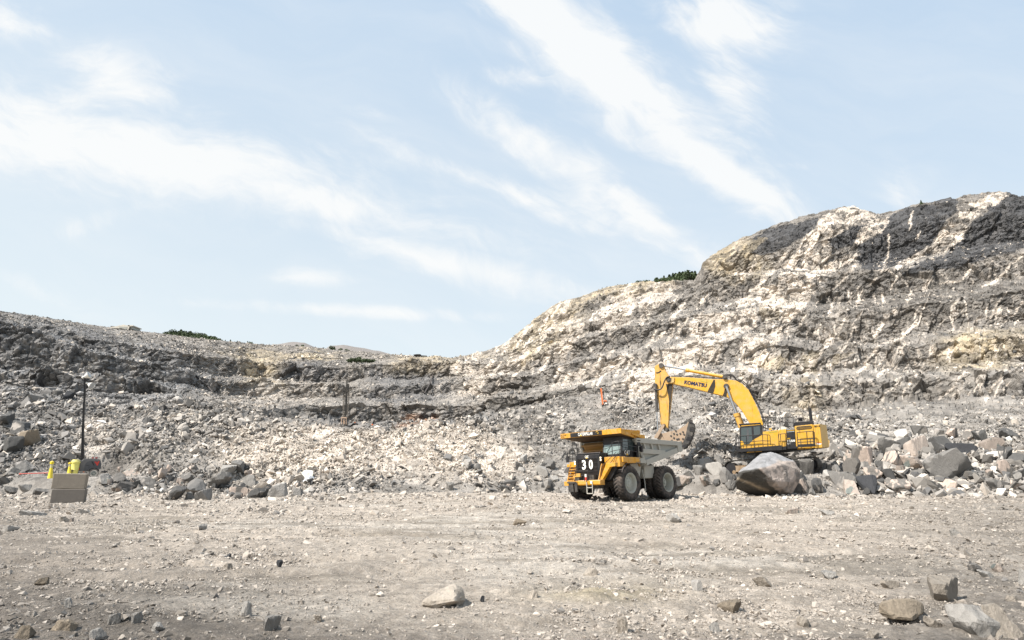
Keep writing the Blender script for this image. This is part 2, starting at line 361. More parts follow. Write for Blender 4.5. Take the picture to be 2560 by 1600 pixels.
for a in range(0, len(Q), CH):
    q = Q[a:a + CH]
    w = np.stack([fbm(q * .12, 2, 31), fbm(q * .12, 2, 37), fbm(q * .12, 2, 41)], 1)
    qa = q + w * 1.1
    # blocks elongated along the bedding (dips to the left)
    ca, sa = math.cos(R(46)), math.sin(R(46))
    qb = np.stack([qa[:, 0] * ca + qa[:, 2] * sa, qa[:, 1], -qa[:, 0] * sa + qa[:, 2] * ca], 1)
    d1, e1, c1 = facet(qb * np.array((1 / 7.5, 1 / 6., 1 / 4.2)), 3)
    d2, e2, c2 = facet(qb * np.array((1 / 2.9, 1 / 2.4, 1 / 1.5)) + 5, 13)
    d3, e3, c3 = facet(qa * np.array((1 / 1.1, 1 / 1.1, 1 / .7)) + 9, 23)
    d5, e5, c5 = facet(qa * np.array((1 / .5, 1 / .5, 1 / .32)) + 2, 29)
    w2 = fbm(q * 1.6, 3, 71)
    c = cl[a:a + CH]; dist = q[:, 1] / 100
    loose = 1 - c
    disp[a:a + CH] = c * (.95 * d1 + .62 * d2 + .36 * d3 + .15 * d5 + .08 * w2 + .22 * vnoise(q * np.array((.62, .62, .07)), 83) + .12 * vnoise(q * np.array((1.7, 1.7, .15)), 84)) + loose * (.22 * d2 + .18 * d3 + .08 * w2 + .4 * fbm(q * .2, 2, 81))
    crev[a:a + CH] = c * (smooth(.04, 0, e1) * .16 + smooth(.05, 0, e2) * .14 + smooth(.06, 0, e3) * .08)
    r1[a:a + CH] = c1; r2[a:a + CH] = c2; r3[a:a + CH] = c3
    big[a:a + CH] = fbm(q * .045, 4, 91); wob[a:a + CH] = w2
far_in = smooth(0, .25, f + (k > 0))
rimfade = np.where(k >= 11.5, .25, 1.0)
disp = disp * (1 + .35 * smooth(520, 380, U) * ((k == 2) | (k == 4)))
disp = disp * rimfade * np.where(k == 0, far_in, 1)
disp = np.where(k == 11, disp * (1 - .6 * f), disp)
padw = np.zeros(len(Q), np.float32)
for (cx, cy, rx, ry) in ((PX.x + .3, 57.0, 7.5, 4.6), (PT.x, 56.5, 4.5, 3.6), (RG.x + 1, 86, 7, 6)):
    padw = np.maximum(padw, 1 - smooth(.8, 1.3, np.sqrt(((x - cx) / rx) ** 2 + ((y - cy) / ry) ** 2)))
disp *= 1 - .92 * padw
Nd = Nb.reshape(-1, 3)
Qd = Q + Nd * (disp - crev * .8)[:, None]
# ---- rock colours
wu = U + 45 * fbm(Q * .16 + 3, 3, 51); wv = V + 30 * fbm(Q * .16 + 8, 3, 57)
wu2 = wu + 14 * wob; wv2 = wv + 10 * wob
def blob(cx, cy, rx, ry, an=0, soft=.35):
    a = R(an); dx = wu2 - cx; dy = wv2 - cy
    u = (dx * math.cos(a) + dy * math.sin(a)) / rx; v = (-dx * math.sin(a) + dy * math.cos(a)) / ry
    return 1 - smooth(1 - soft, 1 + soft, np.sqrt(u * u + v * v))
col = np.zeros((len(Q), 3)); col[:] = GREY
def mixc(c, w):
    global col
    col = col * (1 - w[:, None]) + np.asarray(c) * w[:, None]
mixc(LGREY, smooth(-.15, .5, big) * (.22 + .33 * muck))
mixc(LGREY * .9, cl * 0 + .25 * muck)
mixc(GREY * .62, right * (k > .5) * .35)
# per-block tone
tone = 1 + (r2 - .5) * .55 + (r3 - .5) * .5
# left cliffs: blue-grey rock, darkened to paint in their shade
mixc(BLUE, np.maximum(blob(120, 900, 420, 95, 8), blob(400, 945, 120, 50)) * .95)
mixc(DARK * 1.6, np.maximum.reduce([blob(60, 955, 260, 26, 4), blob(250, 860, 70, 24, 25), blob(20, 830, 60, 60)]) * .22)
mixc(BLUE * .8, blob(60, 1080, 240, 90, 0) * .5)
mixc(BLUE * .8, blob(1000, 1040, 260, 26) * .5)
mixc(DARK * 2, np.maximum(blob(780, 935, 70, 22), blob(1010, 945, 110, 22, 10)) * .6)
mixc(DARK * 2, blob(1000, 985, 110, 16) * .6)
# warm, weathered tops
tanw = np.maximum.reduce([blob(650, 915, 60, 45), blob(1450, 745, 160, 26, -25), blob(1360, 830, 110, 60, -30), blob(2440, 880, 110, 60), blob(1060, 920, 90, 26),
    blob(1560, 720, 140, 22, -8), blob(1840, 650, 80, 50), blob(2010, 1000, 60, 40) * .8, blob(1090, 880, 120, 16), blob(700, 890, 140, 12), blob(1950, 900, 60, 20)])
mixc(LGREY * 1.08, np.where((k == 1) | (k == 3) | (k == 5) | (k == 7) | (k == 9), .16, 0) * right * smooth(-.3, .3, wob + big))
mixc(TAN, tanw * .42 * (.5 + r2))
# traced rock bodies: outlines in photograph coordinates laid over the undisplaced hill
_s2 = (Qd[:, 2] - EYE) / Qd[:, 1]; _d2 = cosp + _s2 * sinp
wu3 = 1280 + F * (Qd[:, 0] / Qd[:, 1]) / _d2 + 9 * fbm(Q * .35 + 11, 3, 53) + 3 * wob; wv3 = 800 - F * (_s2 * cosp - sinp) / _d2 + 7 * fbm(Q * .35 + 21, 3, 59) + 2.5 * wob
def inpoly(pts, ox=1600, oy=400, sc=.6911, thr=True):
    px_ = np.array([p[0] for p in pts]) * sc + ox; py_ = np.array([p[1] for p in pts]) * sc + oy
    m = np.where((wu3 > px_.min()) & (wu3 < px_.max()) & (wv3 > py_.min()) & (wv3 < py_.max()))[0]
    r = np.zeros(len(U), np.float32); c = np.zeros(len(m), bool); uu = wu3[m]; vv = wv3[m]; n = len(pts)
    for a in range(n):
        x0, y0, x1, y1 = px_[a], py_[a], px_[a - 1], py_[a - 1]
        if y0 == y1: continue
        c ^= ((y0 > vv) != (y1 > vv)) & (uu < (x1 - x0) * (vv - y0) / (y1 - y0) + x0)
    r[m] = c; return r
def stroke(pts, w, ox=1600, oy=400, sc=.6911):
    r = np.zeros(len(U), np.float32)
    for (a, b), (c, d) in zip(pts[:-1], pts[1:]):
        x0, y0, x1, y1 = a * sc + ox, b * sc + oy, c * sc + ox, d * sc + oy; ww = w * sc * .5
        m = np.where((wu3 > min(x0, x1) - 3 * ww) & (wu3 < max(x0, x1) + 3 * ww) & (wv3 > min(y0, y1) - 3 * ww) & (wv3 < max(y0, y1) + 3 * ww))[0]
        if not len(m): continue
        dx, dy = x1 - x0, y1 - y0; t_ = np.clip(((wu3[m] - x0) * dx + (wv3[m] - y0) * dy) / (dx * dx + dy * dy), 0, 1)
        dd = np.hypot(wu3[m] - x0 - t_ * dx, wv3[m] - y0 - t_ * dy); r[m] = np.maximum(r[m], smooth(ww * 1.35, ww * .7, dd * (1 - .35 * wob[m])))
    return r
D_ = [[(480,245),(560,230),(640,205),(655,215),(600,280),(520,320),(450,340),(370,330),(400,290)], [(680,290),(740,250),(830,215),(860,210),(810,262),(770,312),(710,322),(690,305)],
      [(796,312),(900,205),(960,172),(1060,155),(1140,120),(1150,185),(1080,250),(1050,310),(920,380),(860,400),(800,392),(785,345)], [(1160,290),(1200,230),(1260,180),(1300,120),(1700,90),(1700,300),(1389,320),(1280,350),(1160,390),(1060,400),(950,420),(1000,370),(1100,340)]]
dk = np.maximum.reduce([inpoly(p) for p in D_])
gk = inpoly([(800,420),(1000,385),(1389,330),(1900,300),(1900,620),(1389,600),(1100,600),(800,560),(640,560),(640,470)])
mixc(GREY * .55, gk * .6)
mixc(DARK * 1.15, dk * .9)
mixc(TAN * .8, np.maximum.reduce([inpoly(p) for p in ([(1130,640),(1300,610),(1420,600),(1420,690),(1250,740),(1110,730)], [(580,710),(650,690),(640,780),(590,770)], [(700,700),(780,690),(700,750)], [(430,530),(510,530),(500,580),(440,580)], [(200,380),(320,300),(345,325),(260,400)], [(335,330),(400,290),(470,280),(380,350)])]) * .38)
C_ = [[(655,210),(690,185),(765,160),(830,182),(860,205),(800,232),(740,255),(690,290),(680,320),(700,345),(640,375),(610,410),(560,440),(500,440),(520,380),(575,320),(600,280),(640,240)],
      [(820,225),(905,203),(885,255),(830,290),(775,310),(790,270)], [(500,440),(600,400),(700,360),(765,335),(800,335),(760,380),(690,410),(640,450),(620,500),(590,545),(520,592),(500,540),(420,525),(350,530),(400,480)],
      [(175,590),(220,560),(420,535),(430,600),(330,650),(260,640),(190,640)], [(-40,790),(60,690),(180,650),(300,650),(262,740),(180,775),(110,810),(60,868),(-40,868)], [(370,640),(520,605),(500,660),(440,740),(400,800),(380,830),(350,780),(360,700)],
      [(1140,185),(1200,150),(1240,140),(1290,108),(1335,125),(1270,170),(1230,190),(1180,240),(1160,290),(1100,330),(1040,345),(920,400),(925,380),(1060,310),(1080,260),(1130,225)], [(335,410),(380,385),(420,365),(410,410),(350,440)]]
pw = np.maximum.reduce([inpoly(p) for p in C_])
brk = smooth(-.55, -.2, big * .6 + wob * .6 + (r2 - .5) * 1.0)
pw = pw * brk
pw = np.maximum.reduce([pw, blob(1550, 780, 30, 60, 35, .3) * .8, blob(1420, 850, 20, 60, 30, .3) * .8, blob(1200, 930, 60, 20, 0, .3) * .7, blob(1480, 930, 110, 14, -25, .3) * .8, blob(1180, 970, 60, 18, -30) * .8, inpoly([(0,480),(60,440),(160,450),(100,500),(40,560),(0,600)]) * .8])
V_ = [([(350,525),(430,460),(530,340)],13),([(500,650),(430,740),(380,830)],18),([(300,650),(270,740)],10),([(560,720),(500,820)],7),([(590,700),(540,790)],6),([(740,580),(690,650),(650,700)],9),([(650,710),(622,730),(600,800),(590,820)],9),([(672,710),(640,800)],8),
      ([(860,670),(820,740),(760,800)],10),([(960,660),(910,720),(860,780)],8),([(925,550),(890,560),(870,610),(850,640)],12),([(1010,580),(960,630),(920,660),(880,665)],8),([(1420,310),(1340,380),(1300,430),(1240,460)],9),([(1330,480),(1290,520),(1270,580)],7),
      ([(1389,510),(1340,570),(1310,590)],6),([(1170,500),(1190,590)],6),([(1140,510),(1120,560),(1135,620)],6),([(1040,510),(1000,590)],6),([(982,185),(975,250)],8),([(1018,258),(990,292)],6),([(905,270),(890,360),(878,405)],7),([(788,470),(785,530)],5),([(700,500),(680,570)],7),
      ([(450,420),(560,350)],10),([(165,515),(110,590)],10),([(40,660),(130,600)],8),([(0,520),(60,470)],9),([(780,380),(740,430),(700,470)],8),([(850,400),(900,395),(930,420),(900,470)],7),([(1200,400),(1150,440),(1090,450)],7),([(960,440),(985,480),(960,520)],6),([(1060,420),(1020,470)],6),
      ([(440,860),(520,770)],7),([(700,860),(760,810)],9),([(1180,760),(1120,830),(1080,868)],7),([(1330,760),(1250,868)],9),([(1000,780),(950,850)],6),([(620,420),(560,500),(540,560)],9),([(250,480),(200,540)],8),([(230,590),(180,700)],7)]
rv = random.Random(5)
for (x0_, x1_, yc_, n_) in ((500, 800, 632, 13), (520, 1000, 742, 20), (1080, 1389, 555, 12), (950, 1120, 690, 7), (1000, 1389, 700, 9), (640, 900, 500, 8), (250, 480, 600, 6)):
    for q_ in range(n_):
        xx_ = rv.uniform(x0_, x1_); yy_ = yc_ + rv.uniform(-12, 12); ll = rv.uniform(22, 55); V_.append(([(xx_, yy_ - ll / 2), (xx_ + rv.uniform(-9, 7), yy_ + ll / 2)], rv.uniform(3.2, 5.5)))
for q_ in range(75):
    xx_ = rv.uniform(-620, 250); top_ = np.interp(xx_, [-620, -420, -300, -100, 60, 250], [700, 620, 520, 450, 430, 430]); yy_ = rv.uniform(top_, 800); ll = rv.uniform(30, 85); V_.append(([(xx_ + ll * .3, yy_ - ll / 2), (xx_ + rv.uniform(-5, 5), yy_), (xx_ - ll * .3, yy_ + ll / 2)], rv.uniform(5, 11)))
for q_ in range(55):
    xx_ = rv.uniform(420, 1650); yy_ = rv.uniform(430, 860); ll = rv.uniform(18, 60); V_.append(([(xx_ + ll * .33, yy_ - ll / 2), (xx_ - ll * .33, yy_ + ll / 2)], rv.uniform(3.5, 7)))
veint = np.zeros(len(U), np.float32)
for p_, w_ in V_: veint = np.maximum(veint, stroke(p_, w_))
veint *= (k > .5)
# pale dusty muck pile in the middle
pile = np.maximum.reduce([blob(880, 1130, 300, 66, 0, .5), blob(700, 1140, 140, 70, 0, .5), blob(1130, 1130, 170, 60, 10, .5)]) * muck
pile = np.maximum(pile, blob(700, 985, 130, 26, 0, .4) * .5)
pile = np.maximum(pile, blob(230, 1090, 50, 60, 30) * .45)
# veins that cut the hill steeply from upper right to lower left
def veins(nx, nz, freq, width, seed, gate):
    w = (x * nx + z * nz) * freq + .9 * fbm(Q * .08, 3, seed) * freq * 3.2 + .25 * wob * freq * 1.6
    m = np.abs(w - np.floor(w) - .5) * 2           # 0 at vein centre
    wd = width * (.35 + 1.3 * (fbm(Q * .1 + 30, 2, seed + 5) * .5 + .5))
    gt = smooth(gate, gate + .22, fbm(Q * .06 + 70, 3, seed + 9))
    return smooth(wd * 1.25, wd * .75, m) * gt
veinw = np.maximum.reduce([veins(.80, -.60, .115, .14, 61, -.16), veins(.85, -.50, .26, .11, 66, -.08), veins(.70, -.70, .50, .12, 68, .0), veins(.92, -.38, .75, .12, 70, .05), veins(.99, -.12, .45, .07, 69, .02)])
rockhill = smooth(1090, 1260, U) * (k > .5) * np.where(k == 1, .3, 1)
veinw = veinw * (rockhill + (1 - rockhill) * .55 * cl * (k > .5))
veinw = np.maximum(veinw * .28 * (1 - dk * .85), veint)
# pale half-barrels left by the drill holes on the faces
hb = np.abs(((x + .3 * y + 1.0 * fbm(Q * .05, 2, 77)) / 1.9) % 1 - .5) * 2
hbw = smooth(.14, .05, hb) * smooth(-.05, .25, fbm(Q * .15 + 12, 2, 79)) * np.where((k == 2) | (k == 4) | (k == 6) | (k == 8), 1, 0) * .75
mixc(CREAM, np.clip(pw, 0, 1) * .85)
mixc(CREAM * 1.02, pile * .85)
mixc(CREAM * 1.02, np.clip(np.maximum(veinw * .95, hbw * .7 * smooth(0, 1, cl)), 0, 1))
mixc(RUST, blob(1035, 1045, 30, 16) * .6 + blob(1080, 1050, 12, 14) * .7)
# rust and water streaks down the shaded faces
st = smooth(.1, .5, vnoise(np.stack([x * 1.3, y * 1.3, z * .08], 1), 93))
mixc(DARK * 1.5, st * cl * .28 * (k > .5)); 
st2 = smooth(.2, .6, vnoise(np.stack([x * 1.1 + 9, y * 1.1, z * .08], 1), 94))
mixc(CREAM * .8, st2 * cl * (.28 - .18 * right) * (1 - dk) * (k > .5))
col *= tone[:, None] ** (1.0)
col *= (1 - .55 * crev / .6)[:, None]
col = np.clip(col, .02, .8)
idx = np.arange(nr * NC).reshape(nr, NC)
fc = np.stack([idx[:-1, :-1].ravel(), idx[:-1, 1:].ravel(), idx[1:, 1:].ravel(), idx[1:, :-1].ravel()], 1)
Pd = Qd.reshape(nr, NC, 3); colg = col.reshape(nr, NC, 3)
row_r0 = 1 + ROWS[0]                     # first row of the crest line
def sub(name, r0, r1, label):
    ids = idx[r0:r1 + 1]
    n = ids.shape[0]; loc = np.arange(n * NC).reshape(n, NC)
    fcs = np.stack([loc[:-1, :-1].ravel(), loc[:-1, 1:].ravel(), loc[1:, 1:].ravel(), loc[1:, :-1].ravel()], 1)
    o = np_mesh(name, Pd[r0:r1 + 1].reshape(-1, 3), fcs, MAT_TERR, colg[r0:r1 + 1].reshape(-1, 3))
    return tag(o, label, "terrain", kind="structure")
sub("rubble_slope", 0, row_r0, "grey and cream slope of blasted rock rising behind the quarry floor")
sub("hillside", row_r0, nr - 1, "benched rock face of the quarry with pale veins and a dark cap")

# ---- quarry floor, modelled from the camera to the foot of the slopes
def floor_z(xa, ya):
    q = np.stack([xa, ya, np.zeros_like(xa)], 1)
    h = .13 * fbm(q * .11, 3, 201) + .085 * fbm(q * np.array((.35, .9, 1)), 3, 205) + .035 * fbm(q * 1.7, 3, 207)
    # low hummock right of centre and wheel-worn swales
    h += .35 * np.exp(-(((xa - 1.6) / 3.2) ** 2 + ((ya - 31) / 3.0) ** 2))
    h += -.10 * np.exp(-(((ya - 15 - .12 * xa) / 1.1) ** 2)) * smooth(-3, 3, xa) + -.08 * np.exp(-(((ya - 40 + .15 * xa) / 1.3) ** 2))
    for (a0, a1, a2, w_) in ((12.0, .10, .004, .30), (13.9, .11, .004, .30), (22., -.16, .006, .4), (24.2, -.16, .006, .4), (33., .08, -.003, .5), (36.5, .08, -.003, .5), (17.5, -.3, .0, .3)):
        dd_ = ya - (a0 + a1 * xa + a2 * xa * xa) + .5 * vnoise(q * .3, 209); h += -.055 * np.exp(-(dd_ / w_) ** 2) + .035 * np.exp(-((dd_ - 2 * w_) / w_) ** 2)
    fade = smooth(70, 55, ya)
    return h * fade
fr = [1.2]
while fr[-1] < 62: fr.append(fr[-1] * 1.0052 + .006)
fr = np.array(fr); FC = 1400
ft = np.linspace(-1.12, 1.2, FC)
FY = np.repeat(fr[:, None], FC, 1); FX = (FY + 9) * ft[None, :]
fz = floor_z(FX.ravel(), FY.ravel())
fq = np.stack([FX.ravel(), FY.ravel(), fz], 1)
d3, e3, c3 = facet(fq * np.array((2.2, 2.2, 2.2)) + 4, 211)
d4, e4, c4 = facet(fq * np.array((6.5, 6.5, 6.5)) + 4, 213)
rough = smooth(-.25, .35, fbm(fq * .35 + 9, 3, 221))
fz2 = fz + (.004 + .010 * rough) * d3 + .006 * d4 + (.018 + .03 * rough) * fbm(fq * 4.5, 3, 217) + .035 * fbm(fq * 1.4, 2, 219)
def floor_px(xa, ya):
    s = -EYE / ya; t = xa / ya; dn = cosp + s * sinp
    return 1280 + F * t / dn, 800 - F * (s * cosp - sinp) / dn
fu, fv = floor_px(fq[:, 0], fq[:, 1])
fn = fbm(fq * .22, 4, 231); fn2 = fbm(fq * np.array((.3, 1.2, 1)), 3, 233)
fcol = np.zeros((len(fq), 3)); fcol[:] = np.array((.40, .345, .288))
def fmix(c, w):
    global fcol
    fcol = fcol * (1 - w[:, None]) + np.asarray(c) * w[:, None]
fmix((.455, .41, .355), smooth(0, .5, fn) * .7)
fmix((.24, .205, .165), smooth(.0, .45, fn2 + .5 * fn) * .72)
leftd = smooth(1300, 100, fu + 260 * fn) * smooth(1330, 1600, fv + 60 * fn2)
fmix((.115, .10, .085), np.clip(leftd * 1.25, 0, .9))  # lower left: dark rubble plus a lens vignette painted into the colour
fmix((.15, .13, .11), smooth(1530, 1610, fv + 25 * fn2) * .55)  # near edge darkened in the colour, as lens falloff
fmix((.15, .133, .115), smooth(1750, 2500, fu + 200 * fn2) * smooth(1400, 1600, fv) * .8)  # the same falloff painted into the lower right corner
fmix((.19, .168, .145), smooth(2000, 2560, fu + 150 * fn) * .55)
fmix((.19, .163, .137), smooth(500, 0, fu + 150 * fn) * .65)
fmix((.30, .25, .15), np.exp(-(((fu - 1500) / 160) ** 2 + ((fv - 1480) / 22) ** 2)) * .6)
fcol *= (1 + (c3 - .5) * .30 + (c4 - .5) * .25)[:, None]
fcol = np.clip(fcol, .03, .8)
nf = len(fr); loc = np.arange(nf * FC).reshape(nf, FC)
ff = np.stack([loc[:-1, :-1].ravel(), loc[:-1, 1:].ravel(), loc[1:, 1:].ravel(), loc[1:, :-1].ravel()], 1)
FV = np.stack([fq[:, 0], fq[:, 1], fz2], 1)
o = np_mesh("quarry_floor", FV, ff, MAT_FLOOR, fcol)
tag(o, "beige gravel floor of the quarry in the foreground", "ground", kind="structure")
big_s = 4000
o = np_mesh("ground", [(-big_s, -big_s, -.5), (big_s, -big_s, -.5), (big_s, big_s, -.5), (-big_s, big_s, -.5)], [(0, 1, 2, 3)], MAT_FLOOR, np.array([(.42, .38, .33)] * 4))
tag(o, "flat ground stretching out around the quarry", "ground", kind="structure")

# two mounds of waste rock far beyond the rim
def mound(name, pts, Y, label):
    top = [P(a, b, Y) for a, b in pts]; n = len(top); W = []; K = 26
    for j in range(K):
        a = j / (K - 1)      # across the mound: 0 foot in front, .5 crest, 1 foot behind
        for i, p in enumerate(top):
            h = math.sin(a * math.pi)
            W.append((p.x * (1 + (a - .5) * .02), Y + (a - .5) * 170, (p.z - 26) * h + 26 - 40 * (1 - h)))
    W = np.array(W); W[:, 2] += 1.2 * fbm(W * .08, 3, 301)
    li = np.arange(K * n).reshape(K, n)
    fcs = np.stack([li[:-1, :-1].ravel(), li[:-1, 1:].ravel(), li[1:, 1:].ravel(), li[1:, :-1].ravel()], 1)
    c = np.tile(np.array((.215, .195, .18)), (len(W), 1))
    tag(np_mesh(name, W, fcs, MAT_TERR, c, smooth_sh=True), label, "hill", kind="structure")
def dens(pts, n=40):
    xs = np.linspace(pts[0][0], pts[-1][0], n); ys = np.interp(xs, [p[0] for p in pts], [p[1] for p in pts]); return list(zip(xs, ys))
mound("far_hill", dens([(670, 885), (700, 862), (735, 857), (765, 858), (790, 868), (810, 890)]), 420, "grey brown waste mound left of the second one beyond the rim")
mound("far_hill", dens([(815, 890), (835, 866), (870, 865), (920, 874), (975, 886), (1010, 900)]), 400, "long grey brown waste mound beyond the rim in the middle")

# ------------------------------------------------------------------ rubble
def hull_template(rs, flat=.6, n=9):
    pts = rs.normal(size=(n, 3)); pts /= np.linalg.norm(pts, axis=1, keepdims=True); pts *= rs.uniform(.75, 1.15, (n, 1))
    pts *= np.array((1, rs.uniform(.6, .95), rs.uniform(.4, .85) * flat / .6))
    bm = bmesh.new()
    for p in pts: bm.verts.new(p)
    r = bmesh.ops.convex_hull(bm, input=bm.verts[:])
    dead = [v for v in bm.verts if not v.link_faces]
    for v in dead: bm.verts.remove(v)
    bmesh.ops.triangulate(bm, faces=bm.faces[:])
    bm.verts.ensure_lookup_table(); bm.verts.index_update()
    V = np.array([v.co[:] for v in bm.verts]); Fc = np.array([[v.index for v in f.verts] for f in bm.faces]); bm.free()
    return V, Fc
rs = np.random.RandomState(5)
TEMPL = [hull_template(rs, n=rs.randint(8, 12)) for _ in range(26)]
def rotmats(n, rs, nrm=None, jit=.5):
    """random rotation, local z close to the surface normal"""
    zc = (nrm if nrm is not None else np.tile((0, 0, 1.), (n, 1))) + rs.normal(size=(n, 3)) * jit
    zc /= np.linalg.norm(zc, axis=1, keepdims=True)
    a = rs.normal(size=(n, 3)); xc = a - (a * zc).sum(1, keepdims=True) * zc; xc /= np.linalg.norm(xc, axis=1, keepdims=True)
    yc = np.cross(zc, xc)
    return np.stack([xc, yc, zc], 2)      # columns
def scatter(name, pos, size, cols, label, nrm=None, jit=.5, cat="rubble", seed=1, mat=None):
    rs = np.random.RandomState(seed); n = len(pos); ti = rs.randint(0, len(TEMPL), n); VV = []; FF = []; CC = []; base = 0
    for k_, (tv, tf) in enumerate(TEMPL):
        m = np.where(ti == k_)[0]
        if not len(m): continue
        Rm = rotmats(len(m), rs, None if nrm is None else nrm[m], jit)
        sv = size[m][:, None] * rs.uniform(.7, 1.3, (len(m), 3))
        v = tv[None] * sv[:, None, :]
        v = np.einsum('nij,nkj->nki', Rm, v) + pos[m][:, None, :]
        fidx = tf[None] + (np.arange(len(m)) * len(tv))[:, None, None] + base
        VV.append(v.reshape(-1, 3)); FF.append(fidx.reshape(-1, 3)); CC.append(np.repeat(cols[m], len(tv), 0)); base += len(m) * len(tv)
    o = np_mesh(name, np.concatenate(VV), np.concatenate(FF), mat or MAT_CHIP, np.concatenate(CC))
    return tag(o, label, cat, kind="stuff")
Nd_ = gnormal(Pd)
dcg = np.linalg.norm(np.gradient(Pd, axis=1), axis=-1) * np.linalg.norm(np.gradient(Pd, axis=0), axis=-1)
Ug = U.reshape(nr, NC); Vg = V.reshape(nr, NC); clg = cl.reshape(nr, NC); padg = padw.reshape(nr, NC)
inview = ((Ug > -350) & (Ug < 2900))
def rock_colors(base, rs, n, pale=.2, dark=.15, var=.35, paletone=None):
    c = base * np.exp(rs.normal(0, var, (n, 1)))
    r = rs.rand(n)
    c = np.where((r < pale)[:, None], (CREAM if paletone is None else paletone) * rs.uniform(.75, 1.12, (n, 1)), c)
    c = np.where((r > 1 - dark)[:, None], np.array((.10, .096, .092)) * rs.uniform(.6, 1.5, (n, 1)), c)
    return np.clip(c, .03, .78)
def sample_grid(w, n, rs):
    w = w.ravel().astype(float); c = np.cumsum(w); r = np.searchsorted(c, rs.rand(n) * c[-1]); return np.minimum(r, len(w) - 1)
PdF = Pd.reshape(-1, 3); NdF = Nd_.reshape(-1, 3); colF = colg.reshape(-1, 3)
def grid_scatter(name, wmask, n, smin, smax, power, label, seed, pale, dark, jit=.55, sink=.15, var=.32):
    rs = np.random.RandomState(seed)
    i = sample_grid(dcg * wmask, n, rs)
    s = smin * (1 - rs.rand(n) * (1 - (smin / smax) ** power)) ** (-1 / power)
    clr = np.maximum.reduce([1 - smooth(.75, 1.1, np.sqrt(((PdF[i, 0] - a) / rx) ** 2 + ((PdF[i, 1] - b) / ry) ** 2)) for a, b, rx, ry in ((PX.x, 54.5, 7.5, 6.0), (PT.x, 54.5, 5.5, 6.0), (RG.x, 83, 4, 7))])
    s = s * (1 - .78 * clr); s = np.maximum(s, .05)
    p = PdF[i] + rs.normal(size=(n, 3)) * np.array((.15, .15, 0)) + NdF[i] * (s * (.35 - sink))[:, None]
    fan = fbm(PdF[i] * np.array((.22, .06, .1)) + 40, 3, 501); s = s * np.clip(.85 + 1.3 * fan, .4, 1.5)
    c = rock_colors(colF[i] * 1.12, rs, n, pale, dark, var)
    scatter(name, p, s, c, label, NdF[i], jit, seed=seed)
m0 = (RK == 0) * inview
kg = RK
pileg = pile.reshape(nr, NC)
grid_scatter("rubble", m0 * (1 - .88 * pileg) * (1 - .9 * padg), 82000, .085, .8, 2.35, "loose angular grey rubble covering the blasted slope", 11, .10, .13)
grid_scatter("rubble", m0 * pileg, 17000, .06, .42, 2.3, "pale dusty rubble on the light middle of the slope", 12, .55, .05, var=.2)
loose = np.where((kg == 3) | (kg == 5) | (kg == 7) | (kg == 9) | (kg == 1), 1., .03) * (kg > 0) * (kg < 12) * inview
loose = np.where((kg >= 7) & (Ug < 1200) & (kg < 12), 1., loose)
grid_scatter("rubble", loose, 42000, .14, .55, 2.3, "small grey rubble lying on the quarry benches and upper gravel slope", 13, .22, .14, jit=.6)

zh = ((Ug > 1960) & (Ug < 2700) & (Vg > 1108) & (Vg < 1236)) * 1.0
grid_scatter("rubble", m0 * zh, 1500, .28, .85, 1.6, "broken angular blocks filling the boulder heap at the right", 14, .14, .12, jit=.9)
zl = ((Ug > 270) & (Ug < 780) & (Vg > 1168) & (Vg < 1240)) * 1.0
grid_scatter("rubble", m0 * zl, 900, .18, .6, 1.7, "broken angular stones filling the low heap at the left", 15, .2, .12, jit=.9)
# ------------------------------------------------------------------ picking points on the built terrain
_s = (Pd[..., 2] - EYE) / Pd[..., 1]; _t = Pd[..., 0] / Pd[..., 1]; _d = cosp + _s * sinp
UD = 1280 + F * _t / _d; VD = 800 - F * (_s * cosp - sinp) / _d
UDf = UD.ravel(); VDf = VD.ravel()
def project(p):
    s = (p[2] - EYE) / p[1]; t = p[0] / p[1]; d = cosp + s * sinp
    return 1280 + F * t / d, 800 - F * (s * cosp - sinp) / d
def fz_at(xx, yy): return float(floor_z(np.array([xx]), np.array([yy]))[0])
def pick(px, py, tol=4.0):
    """nearest visible terrain point under that pixel"""
    t, s = px_dir(px, py)
    if s < 0:
        Y = EYE / -s
        for _ in range(3): Y = (EYE - fz_at(t * Y, Y)) / -s
        if Y < 49: return Vector((t * Y, Y, fz_at(t * Y, Y)))
    m = np.where((np.abs(UDf - px) < tol) & (np.abs(VDf - py) < tol))[0]
    if len(m) == 0:
        if tol > 30: return P(px, py, 80)
        return pick(px, py, tol * 1.7)
    y = PdF[m, 1]; m2 = m[y < y.min() + 2.0]
    j = m2[np.argmin(np.abs(UDf[m2] - px) + np.abs(VDf[m2] - py))]
    return Vector(PdF[j].tolist())
